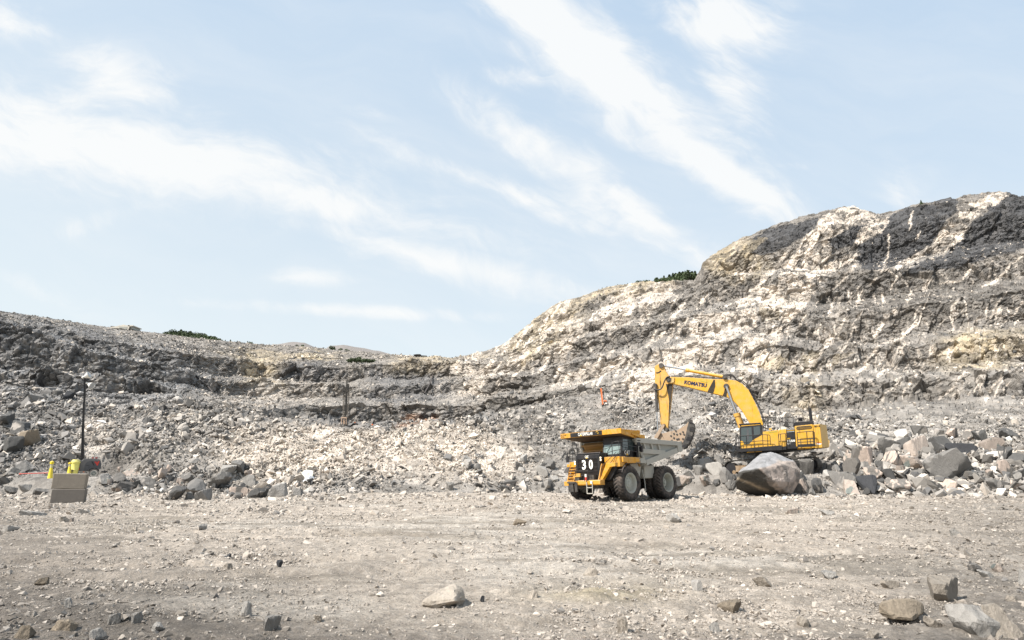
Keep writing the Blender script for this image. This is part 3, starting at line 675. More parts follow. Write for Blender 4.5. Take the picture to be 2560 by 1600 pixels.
# ------------------------------------------------------------------ mesh builder
class MB:
    def __init__(self): self.bm = bmesh.new()
    def _f(self, vs):
        try: self.bm.faces.new(vs)
        except ValueError: pass
    def box(self, x0, x1, y0, y1, z0, z1, M=None):
        vs = [self.bm.verts.new((x, y, z)) for z in (z0, z1) for y in (y0, y1) for x in (x0, x1)]
        for q in ((0, 2, 3, 1), (4, 5, 7, 6), (0, 1, 5, 4), (2, 6, 7, 3), (0, 4, 6, 2), (1, 3, 7, 5)): self._f([vs[i] for i in q])
        if M is not None:
            for v in vs: v.co = M @ v.co
        return self
    def loft(self, A, B):
        """two matching rings of points -> closed solid"""
        a = [self.bm.verts.new(p) for p in A]; b = [self.bm.verts.new(p) for p in B]; n = len(a)
        for i in range(n): self._f([a[i], a[(i + 1) % n], b[(i + 1) % n], b[i]])
        self._f(a[::-1]); self._f(b)
        return self
    def prism(self, poly, y0, y1):
        """polygon in x,z extruded along y"""
        return self.loft([(x, y0, z) for x, z in poly], [(x, y1, z) for x, z in poly])
    def cyl(self, p0, p1, r0, r1=None, seg=14):
        p0 = Vector(p0); p1 = Vector(p1); r1 = r0 if r1 is None else r1
        d = (p1 - p0).normalized(); a = d.orthogonal().normalized(); b = d.cross(a)
        A = []; Bq = []
        for i in range(seg):
            w = a * math.cos(2 * math.pi * i / seg) + b * math.sin(2 * math.pi * i / seg)
            A.append(p0 + w * r0); Bq.append(p1 + w * r1)
        return self.loft(A, Bq)
    def tube(self, pts, r, seg=6):
        for a, b in zip(pts[:-1], pts[1:]):
            if (Vector(a) - Vector(b)).length > 1e-5: self.cyl(a, b, r, r, seg)
        return self
    def curve(self, pts, r, n=24, seg=7):
        """smooth tube through points (Catmull-Rom)"""
        p = [Vector(q) for q in pts]; p = [p[0] * 2 - p[1]] + p + [p[-1] * 2 - p[-2]]; out = []
        for i in range(1, len(p) - 2):
            for k in range(n // (len(p) - 3) + 1):
                t = k / (n // (len(p) - 3) + 1)
                out.append(.5 * ((2 * p[i]) + (-p[i - 1] + p[i + 1]) * t + (2 * p[i - 1] - 5 * p[i] + 4 * p[i + 1] - p[i + 2]) * t * t + (-p[i - 1] + 3 * p[i] - 3 * p[i + 1] + p[i + 2]) * t ** 3))
        out.append(p[-2])
        return self.tube(out, r, seg)
    def lathe(self, prof, seg=40, axis='Y', center=(0, 0, 0), rfun=None, caps=True):
        """prof: (along, radius) pairs"""
        rings = []
        for a, r in prof:
            ring = []
            for i in range(seg):
                th = 2 * math.pi * i / seg; rr = r if rfun is None else rfun(a, r, th)
                c, s = rr * math.cos(th), rr * math.sin(th)
                v = {'Y': (c, a, s), 'X': (a, c, s), 'Z': (c, s, a)}[axis]
                ring.append(self.bm.verts.new(Vector(v) + Vector(center)))
            rings.append(ring)
        for A, B in zip(rings[:-1], rings[1:]):
            for i in range(seg): self._f([A[i], A[(i + 1) % seg], B[(i + 1) % seg], B[i]])
        if caps: self._f(rings[0][::-1]); self._f(rings[-1])
        return self
    def build(self, name, mat, parent=None, bevel=0, smooth_sh=False, label=None):
        bmesh.ops.recalc_face_normals(self.bm, faces=self.bm.faces[:])
        if bevel: bmesh.ops.bevel(self.bm, geom=self.bm.edges[:], offset=bevel, segments=1, affect='EDGES', clamp_overlap=True)
        me = bpy.data.meshes.new(name); self.bm.to_mesh(me); self.bm.free()
        if smooth_sh:
            for p in me.polygons: p.use_smooth = True
            try: me.set_sharp_from_angle(angle=R(38))
            except Exception: pass
        for m in (mat if isinstance(mat, (list, tuple)) else [mat]): me.materials.append(m)
        o = bpy.data.objects.new(name, me); COL.objects.link(o)
        if parent: o.parent = parent
        if label: o["label"] = label
        return o
def text_obj(name, body, p0, p1, height, nrm, mat, parent=None, bold=.0, shear=0.0):
    """flat lettering: baseline from p0 to p1, letters 'height' tall, facing nrm"""
    cu = bpy.data.curves.new(name, 'FONT'); cu.body = body; cu.size = 1; cu.offset = bold; cu.resolution_u = 3; cu.extrude = .0; cu.shear = shear
    tmp = bpy.data.objects.new(name, cu); COL.objects.link(tmp); bpy.context.view_layer.update()
    me = bpy.data.meshes.new_from_object(tmp.evaluated_get(bpy.context.evaluated_depsgraph_get()))
    bpy.data.objects.remove(tmp); bpy.data.curves.remove(cu)
    n = len(me.vertices); co = np.empty(n * 3, np.float32); me.vertices.foreach_get('co', co); co = co.reshape(-1, 3)
    mn = co.min(0); mxx = co.max(0)
    p0 = Vector(p0); p1 = Vector(p1); nv = Vector(nrm).normalized(); r = p1 - p0; up = nv.cross(r.normalized())
    u = (co[:, 0] - mn[0]) / (mxx[0] - mn[0]); v = (co[:, 1] - mn[1]) / (mxx[1] - mn[1]) * height
    W = np.array(p0)[None] + u[:, None] * np.array(r)[None] + v[:, None] * np.array(up)[None]
    me.vertices.foreach_set('co', W.astype(np.float32).ravel()); me.update(); me.name = name
    me.materials.append(mat)
    o = bpy.data.objects.new(name, me); COL.objects.link(o)
    if parent: o.parent = parent
    return o
def copy_tree(o, parent=None):
    c = o.copy(); COL.objects.link(c)
    if parent: c.parent = parent
    for ch in list(o.children): copy_tree(ch, c)
    return c
# ------------------------------------------------------------------ materials of made things
def paint(name, colr, rough=.45, dust=.35, dustc=(.46, .38, .29), metal=0.0, scale=2.2, drip=0.0, dripc=(.03, .025, .02), spec=.4, bump=.0):
    m, N, L, B = new_mat(name)
    tc = N.new('ShaderNodeTexCoord')
    n = N.new('ShaderNodeTexNoise'); n.inputs['Scale'].default_value = scale; n.inputs['Detail'].default_value = 9; n.inputs['Roughness'].default_value = .7
    L.new(tc.outputs['Object'], n.inputs['Vector'])
    n2 = N.new('ShaderNodeTexNoise'); n2.inputs['Scale'].default_value = 1; n2.inputs['Detail'].default_value = 6
    mp = N.new('ShaderNodeMapping'); mp.inputs['Scale'].default_value = (5.5, 5.5, .7); L.new(tc.outputs['Object'], mp.inputs[0]); L.new(mp.outputs[0], n2.inputs['Vector'])
    geo = N.new('ShaderNodeNewGeometry'); sp = N.new('ShaderNodeSeparateXYZ'); L.new(geo.outputs['Normal'], sp.inputs[0])
    up = N.new('ShaderNodeMath'); up.operation = 'MULTIPLY_ADD'; up.inputs[1].default_value = .45; up.use_clamp = True
    L.new(sp.outputs[2], up.inputs[0])
    mr = N.new('ShaderNodeMapRange'); mr.inputs[1].default_value = .42; mr.inputs[2].default_value = .72; mr.inputs[4].default_value = dust * 1.5
    L.new(n.outputs['Fac'], mr.inputs[0]); L.new(mr.outputs[0], up.inputs[2])
    if dust == 0: up.inputs[1].default_value = 0
    mx = N.new('ShaderNodeMix'); mx.data_type = 'RGBA'; L.new(up.outputs[0], mx.inputs[0]); mx.inputs[6].default_value = (*colr, 1); mx.inputs[7].default_value = (*dustc, 1)
    src = mx.outputs[2]
    if drip:
        md = N.new('ShaderNodeMapRange'); md.inputs[1].default_value = .60; md.inputs[2].default_value = .70; md.inputs[4].default_value = drip
        L.new(n2.outputs['Fac'], md.inputs[0])
        m2 = N.new('ShaderNodeMix'); m2.data_type = 'RGBA'; L.new(md.outputs[0], m2.inputs[0]); L.new(src, m2.inputs[6]); m2.inputs[7].default_value = (*dripc, 1); src = m2.outputs[2]
    L.new(src, B.inputs['Base Color'])
    B.inputs['Metallic'].default_value = metal; B.inputs['Specular IOR Level'].default_value = spec
    rr = N.new('ShaderNodeMapRange'); rr.inputs[3].default_value = rough; rr.inputs[4].default_value = min(1, rough + .4); L.new(up.outputs[0], rr.inputs[0]); L.new(rr.outputs[0], B.inputs['Roughness'])
    if bump:
        b = N.new('ShaderNodeBump'); b.inputs['Distance'].default_value = bump; b.inputs['Strength'].default_value = .8; L.new(n.outputs['Fac'], b.inputs['Height']); L.new(b.outputs[0], B.inputs['Normal'])
    return m
M_YEL = paint("haul_yellow", (.56, .265, .015), dust=.26, drip=.5)
M_EYEL = paint("excavator_yellow", (.62, .33, .022), dust=.24, drip=.45)
M_EYEL2 = paint("arm_yellow", (.60, .33, .06), dust=.45, drip=.85, dustc=(.50, .34, .18))
M_PALE = paint("pale_yellow", (.52, .34, .12), dust=.35, dustc=(.48, .37, .24))
M_BLK = paint("black_paint", (.012, .012, .014), dust=.10, rough=.5, dustc=(.16, .13, .11))
M_RAIL = paint("rail_black", (.015, .015, .016), dust=.06, rough=.5, dustc=(.16, .13, .11))
M_BODY = paint("body_grey", (.36, .345, .30), dust=.30, dustc=(.44, .40, .34), rough=.7)
M_BODYD = paint("body_inner_grey", (.30, .30, .27), dust=.2, dustc=(.40, .37, .31), rough=.7)
M_TYRE = paint("tyre_rubber", (.025, .023, .022), dust=.45, dustc=(.17, .13, .105), rough=.85, scale=3.5)
M_RIM = paint("rim_grey", (.33, .34, .30), dust=.3, dustc=(.36, .31, .25), rough=.6)
M_GLASS = paint("cab_glass", (.045, .06, .06), dust=.0, rough=.06, spec=1.0)
M_CHROME = paint("chrome_rod", (.55, .56, .58), dust=.0, rough=.22, metal=1.0)
M_STEEL = paint("worn_steel", (.045, .042, .04), dust=.22, rough=.55, dustc=(.28, .24, .19))
M_BUCKET = paint("bucket_rusty", (.33, .235, .16), dust=.45, dustc=(.42, .34, .26), rough=.8, drip=.4, dripc=(.08, .06, .05))
M_WHITE = paint("white_lettering", (.80, .78, .72), dust=.0)
M_NAVY = paint("navy_lettering", (.015, .02, .06), dust=.0)
M_YLET = paint("yellow_lettering", (.75, .45, .03), dust=.0)
M_GREEN = paint("green_lettering", (.10, .35, .08), dust=.0)
M_RED = paint("red_paint", (.50, .03, .02), dust=.05)
M_ORANGE = paint("orange_paint", (.75, .18, .05), dust=.12)
M_LAMP = paint("lamp_lens", (.85, .83, .75), dust=.0, rough=.15)
M_CONC = paint("concrete", (.215, .185, .150), dust=.25, dustc=(.30, .26, .21), rough=.95, scale=3, drip=.12, dripc=(.09, .08, .07), bump=.02)
M_CONC2 = paint("dark_concrete", (.150, .132, .115), dust=.2, dustc=(.20, .175, .15), rough=.95, scale=3, drip=.15, dripc=(.09, .08, .07), bump=.02)  # darker tone of the concrete for the lower block
M_TWR = paint("tower_grey", (.13, .125, .125), dust=.22, dustc=(.25, .22, .19), rough=.5)
M_TWR2 = paint("tower_dark_grey", (.07, .07, .075), dust=.15, dustc=(.2, .18, .16), rough=.5)
M_LIME = paint("safety_yellow", (.80, .62, .03), dust=.06, rough=.4)
M_LEMON = paint("drum_yellow", (.78, .70, .18), dust=.06, rough=.45)
M_SILVER = paint("reflective_band", (.42, .43, .42), dust=.0, rough=.3)

M_GREASE = paint("grease", (.02, .016, .012), dust=.08, dustc=(.35, .2, .06), rough=.6, scale=5)
M_GRIME_SHADE = paint("grimy_shade_brown", (.075, .045, .02), dust=.2, dustc=(.16, .11, .07), rough=.8)  # brown grime, darkened further to carry the shade under the canopy
# ------------------------------------------------------------------ haul truck (x forward, y to its left, z up; origin under the front axle)
def tyre_mb(c, Rr, w, phase=0.0, NB=30):
    mb = MB(); h = w / 2
    prof = [(-h * .80, Rr * .60), (-h * .98, Rr * .70), (-h, Rr * .84), (-h * .94, Rr * .945), (-h * .80, Rr * .99)]
    prof += [(h * q, Rr) for q in (-.6, -.4, -.2, -.04, .04, .2, .4, .6)]
    prof += [(h * .80, Rr * .99), (h * .94, Rr * .945), (h, Rr * .84), (h * .98, Rr * .70), (h * .80, Rr * .60)]
    def rf(a, r, th):
        if r < Rr * .93: return r
        u = a / h; s = (th / (2 * math.pi) * NB + abs(u) * 1.1 + (.5 if u > 0 else 0) + phase) % 1.0
        g = .048 * Rr if s < .30 else 0
        if abs(u) < .06: g = .035 * Rr
        return r - g
    mb.lathe(prof, seg=150, axis='Y', center=c, rfun=rf, caps=False)
    return mb
def wheel(parent, x, y, Rr, w, rr, side, deep, phase=0.):
    """side +1: outer face towards +y"""
    mb = MB(); h = w / 2; s = side
    pr = [(-s * h * .8, rr * .9), (s * h * .70, rr * .98), (s * h * .86, rr * 1.06), (s * h * .90, rr * 1.03), (s * h * .80, rr * .94), (s * (h * .76 - deep * .4), rr * .86), (s * (h * .72 - deep), rr * .80),
          (s * (h * .72 - deep), rr * .52), (s * (h * .74 - deep * .75), rr * .46), (s * (h * .74 - deep * .70), rr * .22), (s * (h * .74 - deep * .5), rr * .18), (s * (h * .74 - deep * .5), .01)]
    if s < 0: pass
    mb.lathe(pr, seg=48, axis='Y', center=(0, 0, 0))
    for k in range(12):      # nut circle
        a = 2 * math.pi * k / 12; cx, cz = rr * .66 * math.cos(a), rr * .66 * math.sin(a)
        mb.cyl((cx, s * (h * .72 - deep), cz), (cx, s * (h * .72 - deep + .03), cz), .026, seg=6)
    o = mb.build("wheel", M_RIM, parent, smooth_sh=True); o.location = (x, y, Rr)
    tyre_mb((0, 0, 0), Rr, w, phase).build("tyre", M_TYRE, o, smooth_sh=True)
    return o
def make_haul_truck():
    root = empty("haul_truck")
    tag(root, "yellow rigid haul truck with grey dump body numbered 30 parked facing the camera", "dump truck")
    TR = 1.075
    for (x, y, s, d, ph) in ((0, 2.05, 1, .16, 0), (0, -1.60, -1, .16, .3)): wheel(root, x, y, TR, .66, .60, s, d, ph)
    for (x, y, s, d, ph) in ((-4.2, 2.12, 1, .40, .1), (-4.2, 1.40, 1, .1, .6), (-4.2, -1.40, -1, .1, .2), (-4.2, -2.12, -1, .40, .7)): wheel(root, x, y, TR, .64, .60, s, d, ph)
    mb = MB()
    mb.box(-6.0, 1.7, .42, .75, 1.15, 1.62).box(-6.0, 1.7, -.75, -.42, 1.15, 1.62)
    mb.box(.9, 1.5, -.9, .9, .78, 1.2).box(-2.6, -1.4, -1.1, 1.1, 1.1, 1.7)
    mb.cyl((0, -1.8, TR), (0, 1.8, TR), .22).cyl((-4.2, -2, TR), (-4.2, 2, TR), .38).cyl((-4.2, 0, TR), (-1.6, 0, 1.35), .5, .25)
    mb.cyl((.35, 1.45, 1.0), (.25, 1.35, 2.5), .16).cyl((.35, -1.45, 1.0), (.25, -1.35, 2.5), .16)
    mb.cyl((-3.9, .9, 1.1), (-4.5, .9, 2.3), .14).cyl((-3.9, -.9, 1.1), (-4.5, -.9, 2.3), .14)
    mb.build("chassis", M_STEEL, root)
    # bumper
    mb = MB(); mb.prism([(1.55, 1.0), (1.98, 1.0), (2.02, 1.06), (2.02, 1.27), (1.95, 1.31), (1.55, 1.31)], -.45, 1.48)
    mb.box(1.5, 1.9, -1.52, -.45, 1.0, 1.27)
    bp = mb.build("bumper", M_YEL, root, bevel=.012)
    MB().box(2.022, 2.03, .72, .88, 1.10, 1.24).build("number_plate", M_WHITE, bp)
    mb = MB(); mb.box(1.92, 2.16, -1.05, -.42, 1.14, 1.24).prism([(2.0, .62), (2.06, .62), (2.12, 1.2), (2.0, 1.2)], -.98, -.62).prism([(2.0, .62), (2.06, .62), (2.12, 1.2), (2.0, 1.2)], -.50, -.30)
    mb.build("mud_flap", M_STEEL, root)
    # radiator with grille
    mb = MB(); mb.box(.9, 1.84, -.88, 1.0, 1.28, 2.96).box(.7, 1.84, -.84, .96, 2.90, 3.0)
    mb.cyl((1.70, -.87, 2.90), (1.70, .99, 2.90), .14, seg=16)
    for y0, y1 in ((-.90, -.77), (.88, 1.03)): mb.box(1.84, 1.93, y0, y1, 1.28, 2.88)
    mb.box(1.84, 1.93, -.77, .88, 2.64, 2.88).box(1.84, 1.90, -.77, .88, 1.28, 1.35)
    hd = mb.build("radiator_housing", M_BLK, root, bevel=.01)
    mb = MB()
    for q in range(22): mb.box(1.845, 1.885, -.77, .88, 1.36 + q * .058, 1.38 + q * .058)
    mb.box(1.841, 1.858, -.77, .88, 1.34, 2.65)
    mb.build("grille", paint("grille_dusty", (.022, .019, .018), dust=.22, dustc=(.15, .10, .075), rough=.8), hd)
    mb = MB()
    for z in (1.38, 1.6, 1.85, 2.1, 2.36, 2.60): mb.tube([(1.905, -.77, z), (1.905, .88, z)], .012)
    for y in (-.74, .84): mb.tube([(1.905, y, 1.36), (1.905, y, 2.6)], .012)
    mb.build("grille_guard", M_RAIL, hd)
    N = (1, 0, 0)
    text_obj("number_lettering", "3", (1.935, -.40, 1.98), (1.935, -.08, 1.98), .60, N, M_WHITE, hd, bold=.035)
    text_obj("number_lettering", "0", (1.935, .16, 1.98), (1.935, .48, 1.98), .60, N, M_WHITE, hd, bold=.035)
    lg = text_obj("logo_lettering", "CAT", (1.936, -.13, 2.69), (1.936, .17, 2.69), .16, N, M_WHITE, hd, bold=.03)
    mb = MB(); mb.loft([(1.937, -.06, 2.67), (1.937, .09, 2.67), (1.937, .015, 2.75)], [(1.939, -.06, 2.67), (1.939, .09, 2.67), (1.939, .015, 2.75)]); mb.build("logo_triangle", M_YLET, hd)
    MB().box(1.937, 1.94, -.72, -.58, 1.52, 1.61).build("plate", M_WHITE, hd)
    for (y, z) in ((-.98, 2.50), (-.98, 2.36), (1.12, 2.66), (1.12, 2.52)):
        h = MB().cyl((1.80, y, z), (1.93, y, z), .055, .068, seg=16).build("headlight", M_BLK, root, smooth_sh=True)
        m, N_, L_, B_ = new_mat("headlight_lit"); B_.inputs['Emission Color'].default_value = (1, .86, .62, 1); B_.inputs['Emission Strength'].default_value = .9; B_.inputs['Base Color'].default_value = (.8, .75, .6, 1)
        MB().cyl((1.932, y, z), (1.945, y, z), .056, seg=16).build("lens", m, h)
    # stairs on the right hand side
    mb = MB()
    for q in range(6): mb.box(1.62 - q * .07, 1.86 - q * .07, -1.50, -.95, 1.30 + q * .175, 1.345 + q * .175).box(1.60 - q * .07, 1.64 - q * .07, -1.50, -.95, 1.18 + q * .175, 1.36 + q * .175)
    mb.prism([(1.8, 1.0), (1.92, 1.0), (1.45, 2.42), (1.28, 2.42)], -1.55, -1.50)
    mb.prism([(1.8, 1.2), (1.92, 1.2), (1.45, 2.42), (1.28, 2.42)], -.95, -.91)
    mb.box(.3, 1.42, -1.60, -.92, 2.22, 2.50).box(.2, 1.0, -2.2, -1.0, 2.22, 2.40)
    mb.build("stairway", M_YEL, root)
    # deck and fender on the left hand side
    mb = MB(); mb.box(.95, 1.55, 1.12, 2.30, 2.08, 2.70).box(-.55, .95, 1.12, 2.42, 2.30, 2.66).box(.95, 1.35, 2.30, 2.42, 2.35, 2.66)
    mb.box(.2, .8, 2.42, 2.44, 2.36, 2.56).box(-.4, .1, 2.42, 2.44, 2.36, 2.60)
    mb.build("deck", M_YEL, root, bevel=.012)
    mb = MB(); Q1 = [(1.06, 1.31), (1.26, 1.31), (1.88, 2.06), (2.30, 2.10), (2.30, 2.32), (1.62, 2.30)]
    mb.loft([(1.46, a, b) for a, b in Q1], [(1.74, a, b) for a, b in Q1])
    mb.loft([(1.5, 1.04, 1.31), (1.9, 1.04, 1.31), (1.9, 1.10, 1.31), (1.5, 1.10, 1.31)], [(1.2, 1.04, 2.3), (1.5, 1.04, 2.3), (1.5, 1.10, 2.3), (1.2, 1.10, 2.3)])
    mb.build("strut", M_YEL, root, bevel=.01)
    mb = MB()
    for sgn in (1,):
        pts = []
        for q in range(9):
            a = R(28 + q * 11); pts.append((1.38 * math.cos(a), 1.075 + 1.38 * math.sin(a)))
        inner = [(x * .97, 1.075 + (z - 1.075) * .97) for x, z in pts[::-1]]
        mb.prism(pts + inner, 1.70, 2.40)
    Q2 = [(1.27, 1.31), (1.50, 1.26), (1.72, 1.38), (1.92, 1.62), (2.05, 1.85), (2.05, 2.16), (1.86, 2.08)]
    mb.loft([(1.22, a, b) for a, b in Q2], [(1.45, a, b) for a, b in Q2])
    mb.build("mudguard", M_BLK, root)
    mb = MB(); pts = []
    for q in range(10):
        a = R(35 + q * 11); pts.append((1.38 * math.cos(a), 1.075 + 1.38 * math.sin(a)))
    mb.prism(pts + [(x * .97, 1.075 + (z - 1.075) * .97) for x, z in pts[::-1]], -2.40, -1.70)
    mb.build("mudguard", M_BLK, root)
    # cab
    mb = MB()
    mb.prism([(.98, 2.66), (.98, 2.86), (.78, 3.98), (-.62, 3.98), (-.62, 2.66)], .55, 2.02)
    cb = mb.build("cab", M_BLK, root, bevel=.02)
    MB().loft([(.982, .66, 2.88), (.982, 1.94, 2.88), (.873, 1.94, 3.50), (.873, .66, 3.50)], [(.992, .66, 2.88), (.992, 1.94, 2.88), (.883, 1.94, 3.50), (.883, .66, 3.50)]).build("windscreen", paint("windscreen_glass", (.16, .22, .21), dust=.35, dustc=(.30, .34, .32), rough=.12, spec=.9), cb)
    MB().loft([(.82, 2.022, 3.08), (.20, 2.022, 3.08), (.20, 2.022, 3.80), (.70, 2.022, 3.80)], [(.82, 2.03, 3.08), (.20, 2.03, 3.08), (.20, 2.03, 3.80), (.70, 2.03, 3.80)]).build("door_window", M_GLASS, cb)
    MB().box(-.52, .12, 2.022, 2.03, 3.1, 3.8).build("side_window", M_GLASS, cb)
    text_obj("logo_lettering", "CAT", (.62, 2.036, 2.84), (.02, 2.036, 2.84), .26, (0, 1, 0), M_WHITE, cb, bold=.03)
    MB().loft([(.50, 2.037, 2.80), (.22, 2.037, 2.80), (.36, 2.037, 2.92)], [(.50, 2.040, 2.80), (.22, 2.040, 2.80), (.36, 2.040, 2.92)]).build("logo_triangle", M_YLET, cb)
    mb = MB().tube([(1.0, .95, 3.04), (.90, 1.25, 3.45)], .012); mb.build("wiper", M_BLK, cb)
    # air cleaners / mirror boxes beside the cab
    mb = MB().box(-1.0, -.70, 2.05, 2.40, 3.0, 3.62).cyl((-.85, 2.2, 2.66), (-.85, 2.2, 3.1), .12).box(-1.02, -.72, 1.9, 2.42, 3.70, 3.76)
    mb.build("air_cleaner", M_BLK, root, bevel=.02)
    mb = MB().tube([(-.55, 2.05, 3.4), (-.55, 2.5, 3.5), (-.6, 2.5, 3.0)], .018).box(-.66, -.60, 2.42, 2.60, 3.0, 3.4); mb.build("mirror", M_BLK, root)
    mb = MB().tube([(1.2, -1.95, 2.7), (1.35, -2.1, 3.0), (1.35, -2.1, 2.65)], .018).box(1.33, 1.37, -2.2, -1.98, 2.52, 2.92); mb.build("mirror", M_BLK, root)
    # railings
    mb = MB(); r = .020
    for X, Yy in ((1.45, 1.18), (1.45, 1.75), (1.45, 2.28), (.9, 2.40), (.3, 2.40), (-.3, 2.40)): mb.tube([(X, Yy, 2.35), (X, Yy, 3.62 if X > 1.4 and Yy > 1.2 else 3.3)], r)
    for z in (3.0, 3.3): mb.tube([(1.45, 1.18, z - .1), (1.45, 1.75, z + .05), (1.45, 2.28, z + .1), (.9, 2.40, z + .1), (-.3, 2.40, z)], r)
    mb.curve([(1.46, 1.75, 2.3), (1.46, 1.75, 3.3), (1.46, 1.82, 3.55), (1.46, 2.1, 3.62), (1.3, 2.35, 3.62), (.3, 2.42, 3.62)], r)
    mb.tube([(1.98, 1.2, 1.6), (1.52, 2.2, 2.9)], r).tube([(1.98, 1.24, 1.5), (1.98, 1.24, 2.1), (1.56, 2.1, 2.95)], r)
    mb.build("handrail", M_RAIL, root)
    mb = MB()
    for X, Yy in ((1.42, -.98), (1.42, -1.52), (1.2, -1.95), (.6, -2.0)): mb.tube([(X, Yy, 2.3), (X, Yy, 3.62 if Yy > -1.7 else 3.3)], r)
    for z in (2.75, 3.05, 3.3): mb.tube([(1.42, -1.52, z), (1.2, -1.95, z), (.6, -2.0, z)], r)
    mb.tube([(1.42, -.98, 3.62), (1.42, -1.52, 3.62)], r).tube([(1.42, -.98, 3.0), (1.42, -1.52, 3.0)], r)
    mb.tube([(1.95, -1.53, .45), (1.95, -1.53, 1.9), (1.42, -1.53, 2.8)], r).tube([(1.95, -.93, 1.2), (1.95, -.93, 2.0), (1.42, -.95, 2.9)], r)
    mb.tube([(1.97, -1.52, .5), (1.80, -1.65, 2.0)], .03)
    mb.tube([(1.2, -1.3, 2.5), (1.2, -1.3, 3.7)], .035)
    mb.build("handrail", M_RAIL, root)
    mb = MB()
    for Yy in (-.35, .25, .55): mb.tube([(2.02, Yy, 1.25), (2.02, Yy, 1.9)], r)
    mb.tube([(2.02, -.95, 1.6), (2.02, .9, 1.6)], r).tube([(2.02, -.95, 1.9), (2.02, .6, 1.9)], r)
    mb.build("handrail", M_RAIL, root)
    # ladder, tow bracket, extinguisher
    mb = MB().tube([(2.06, .46, 1.2), (2.06, .46, .5), (2.06, .90, .5), (2.06, .90, 1.2)], .035, seg=5).tube([(2.06, .48, .85), (2.06, .92, .85)], .03); mb.build("ladder", M_BODY, root)
    mb = MB().box(1.93, 2.06, -.62, -.05, 1.52, 1.60).box(1.98, 2.05, -.36, -.04, 1.56, 1.74); mb.build("bracket", M_YEL, root)
    ex = MB().cyl((2.06, .42, 1.32), (2.06, .42, 1.50), .065, seg=12).build("fire_extinguisher", M_RED, root)
    MB().cyl((2.06, .42, 1.50), (2.06, .42, 1.68), .066, seg=12).build("label_band", M_WHITE, ex)
    # dump body
    mb = MB(); S = [(-.92, 3.86), (-6.72, 3.80), (-6.78, 3.18), (-1.92, 2.16)]
    for y0, y1 in ((2.12, 2.18), (-2.18, -2.12)): mb.prism(S, y0, y1)
    mb.loft([(-.98, -2.1, 3.84), (-.88, -2.1, 3.84), (-1.86, -2.1, 2.14), (-1.98, -2.1, 2.16)], [(-.98, 2.1, 3.84), (-.88, 2.1, 3.84), (-1.86, 2.1, 2.14), (-1.98, 2.1, 2.16)])
    mb.loft([(-1.92, -2.1, 2.14), (-6.78, -2.1, 3.16), (-6.78, -2.1, 3.24), (-1.92, -2.1, 2.24)], [(-1.92, 2.1, 2.14), (-6.78, 2.1, 3.16), (-6.78, 2.1, 3.24), (-1.92, 2.1, 2.24)])
    bd = mb.build("dump_body", M_BODYD, root)
    mb = MB()
    def rib(a, b, w, y0=2.18, y1=2.32):
        (x0, z0), (x1, z1) = a, b; dx, dz = x1 - x0, z1 - z0; l = math.hypot(dx, dz); nx, nz = -dz / l * w / 2, dx / l * w / 2
        for s in (1, -1):
            ya, yb = (y0, y1) if s > 0 else (-y1, -y0)
            mb.loft([(x0 + nx, ya, z0 + nz), (x1 + nx, ya, z1 + nz), (x1 - nx, ya, z1 - nz), (x0 - nx, ya, z0 - nz)], [(x0 + nx, yb, z0 + nz), (x1 + nx, yb, z1 + nz), (x1 - nx, yb, z1 - nz), (x0 - nx, yb, z0 - nz)])
    rib((-.90, 3.74), (-6.15, 3.69), .30, 2.18, 2.36); rib((-6.42, 3.83), (-6.50, 3.12), .60, 2.18, 2.35); rib((-1.95, 2.34), (-6.1, 3.21), .36, 2.18, 2.345)
    rib((-1.30, 3.08), (-4.45, 3.02), .30, 2.18, 2.335); rib((-1.0, 3.6), (-1.86, 2.3), .22, 2.18, 2.33)
    for X in (-2.0, -2.9, -3.8): rib((X + .1, 3.6), (X - .06, 3.17), .17, 2.18, 2.30)
    rib((-6.6, 3.83), (-6.78, 3.2), .10, 2.18, 2.32)
    mb.build("side_rib", M_BODY, bd, bevel=.008)
    mb = MB().loft([(-.7, -1.9, 3.6), (-.86, -1.9, 3.8), (-1.83, -1.9, 2.12), (-1.7, -1.9, 2.1)], [(-.7, 1.9, 3.6), (-.86, 1.9, 3.8), (-1.83, 1.9, 2.12), (-1.7, 1.9, 2.1)])
    for q in range(5): mb.box(-.72 - q * .2, -.60 - q * .2, -2.0, .5, 3.55 - q * .34, 3.65 - q * .34)
    mb.build("front_wall", paint("wall_brown_yellow", (.30, .16, .04), dust=.35, dustc=(.28, .2, .12)), bd)
    # canopy over the cab
    mb = MB(); mb.loft([(1.50, -2.5, 4.10), (1.50, -2.5, 4.42), (-.9, -2.3, 4.40), (-.95, -2.2, 3.84), (-.75, -2.2, 3.84)], [(1.50, 2.5, 4.10), (1.50, 2.5, 4.42), (-.9, 2.3, 4.40), (-.95, 2.2, 3.84), (-.75, 2.2, 3.84)])
    cn = mb.build("canopy", M_YEL, bd, bevel=.01)
    mb = MB()
    for X in (1.2, .7, .2, -.3): mb.box(X, X + .08, -2.3, 2.3, 3.93 + (X + .8) * .06, 4.06 + (X + .8) * .02)
    mb.build("canopy_beam", M_GRIME_SHADE, bd)
    mb = MB(); mb.loft([(1.47, -2.42, 4.094), (1.47, -2.42, 4.098), (-.74, -2.15, 3.834), (-.74, -2.15, 3.83)], [(1.47, 2.42, 4.094), (1.47, 2.42, 4.098), (-.74, 2.15, 3.834), (-.74, 2.15, 3.83)]); mb.build("canopy_underside", M_GRIME_SHADE, bd)  # plate added to darken the underside: grime with shade in its colour
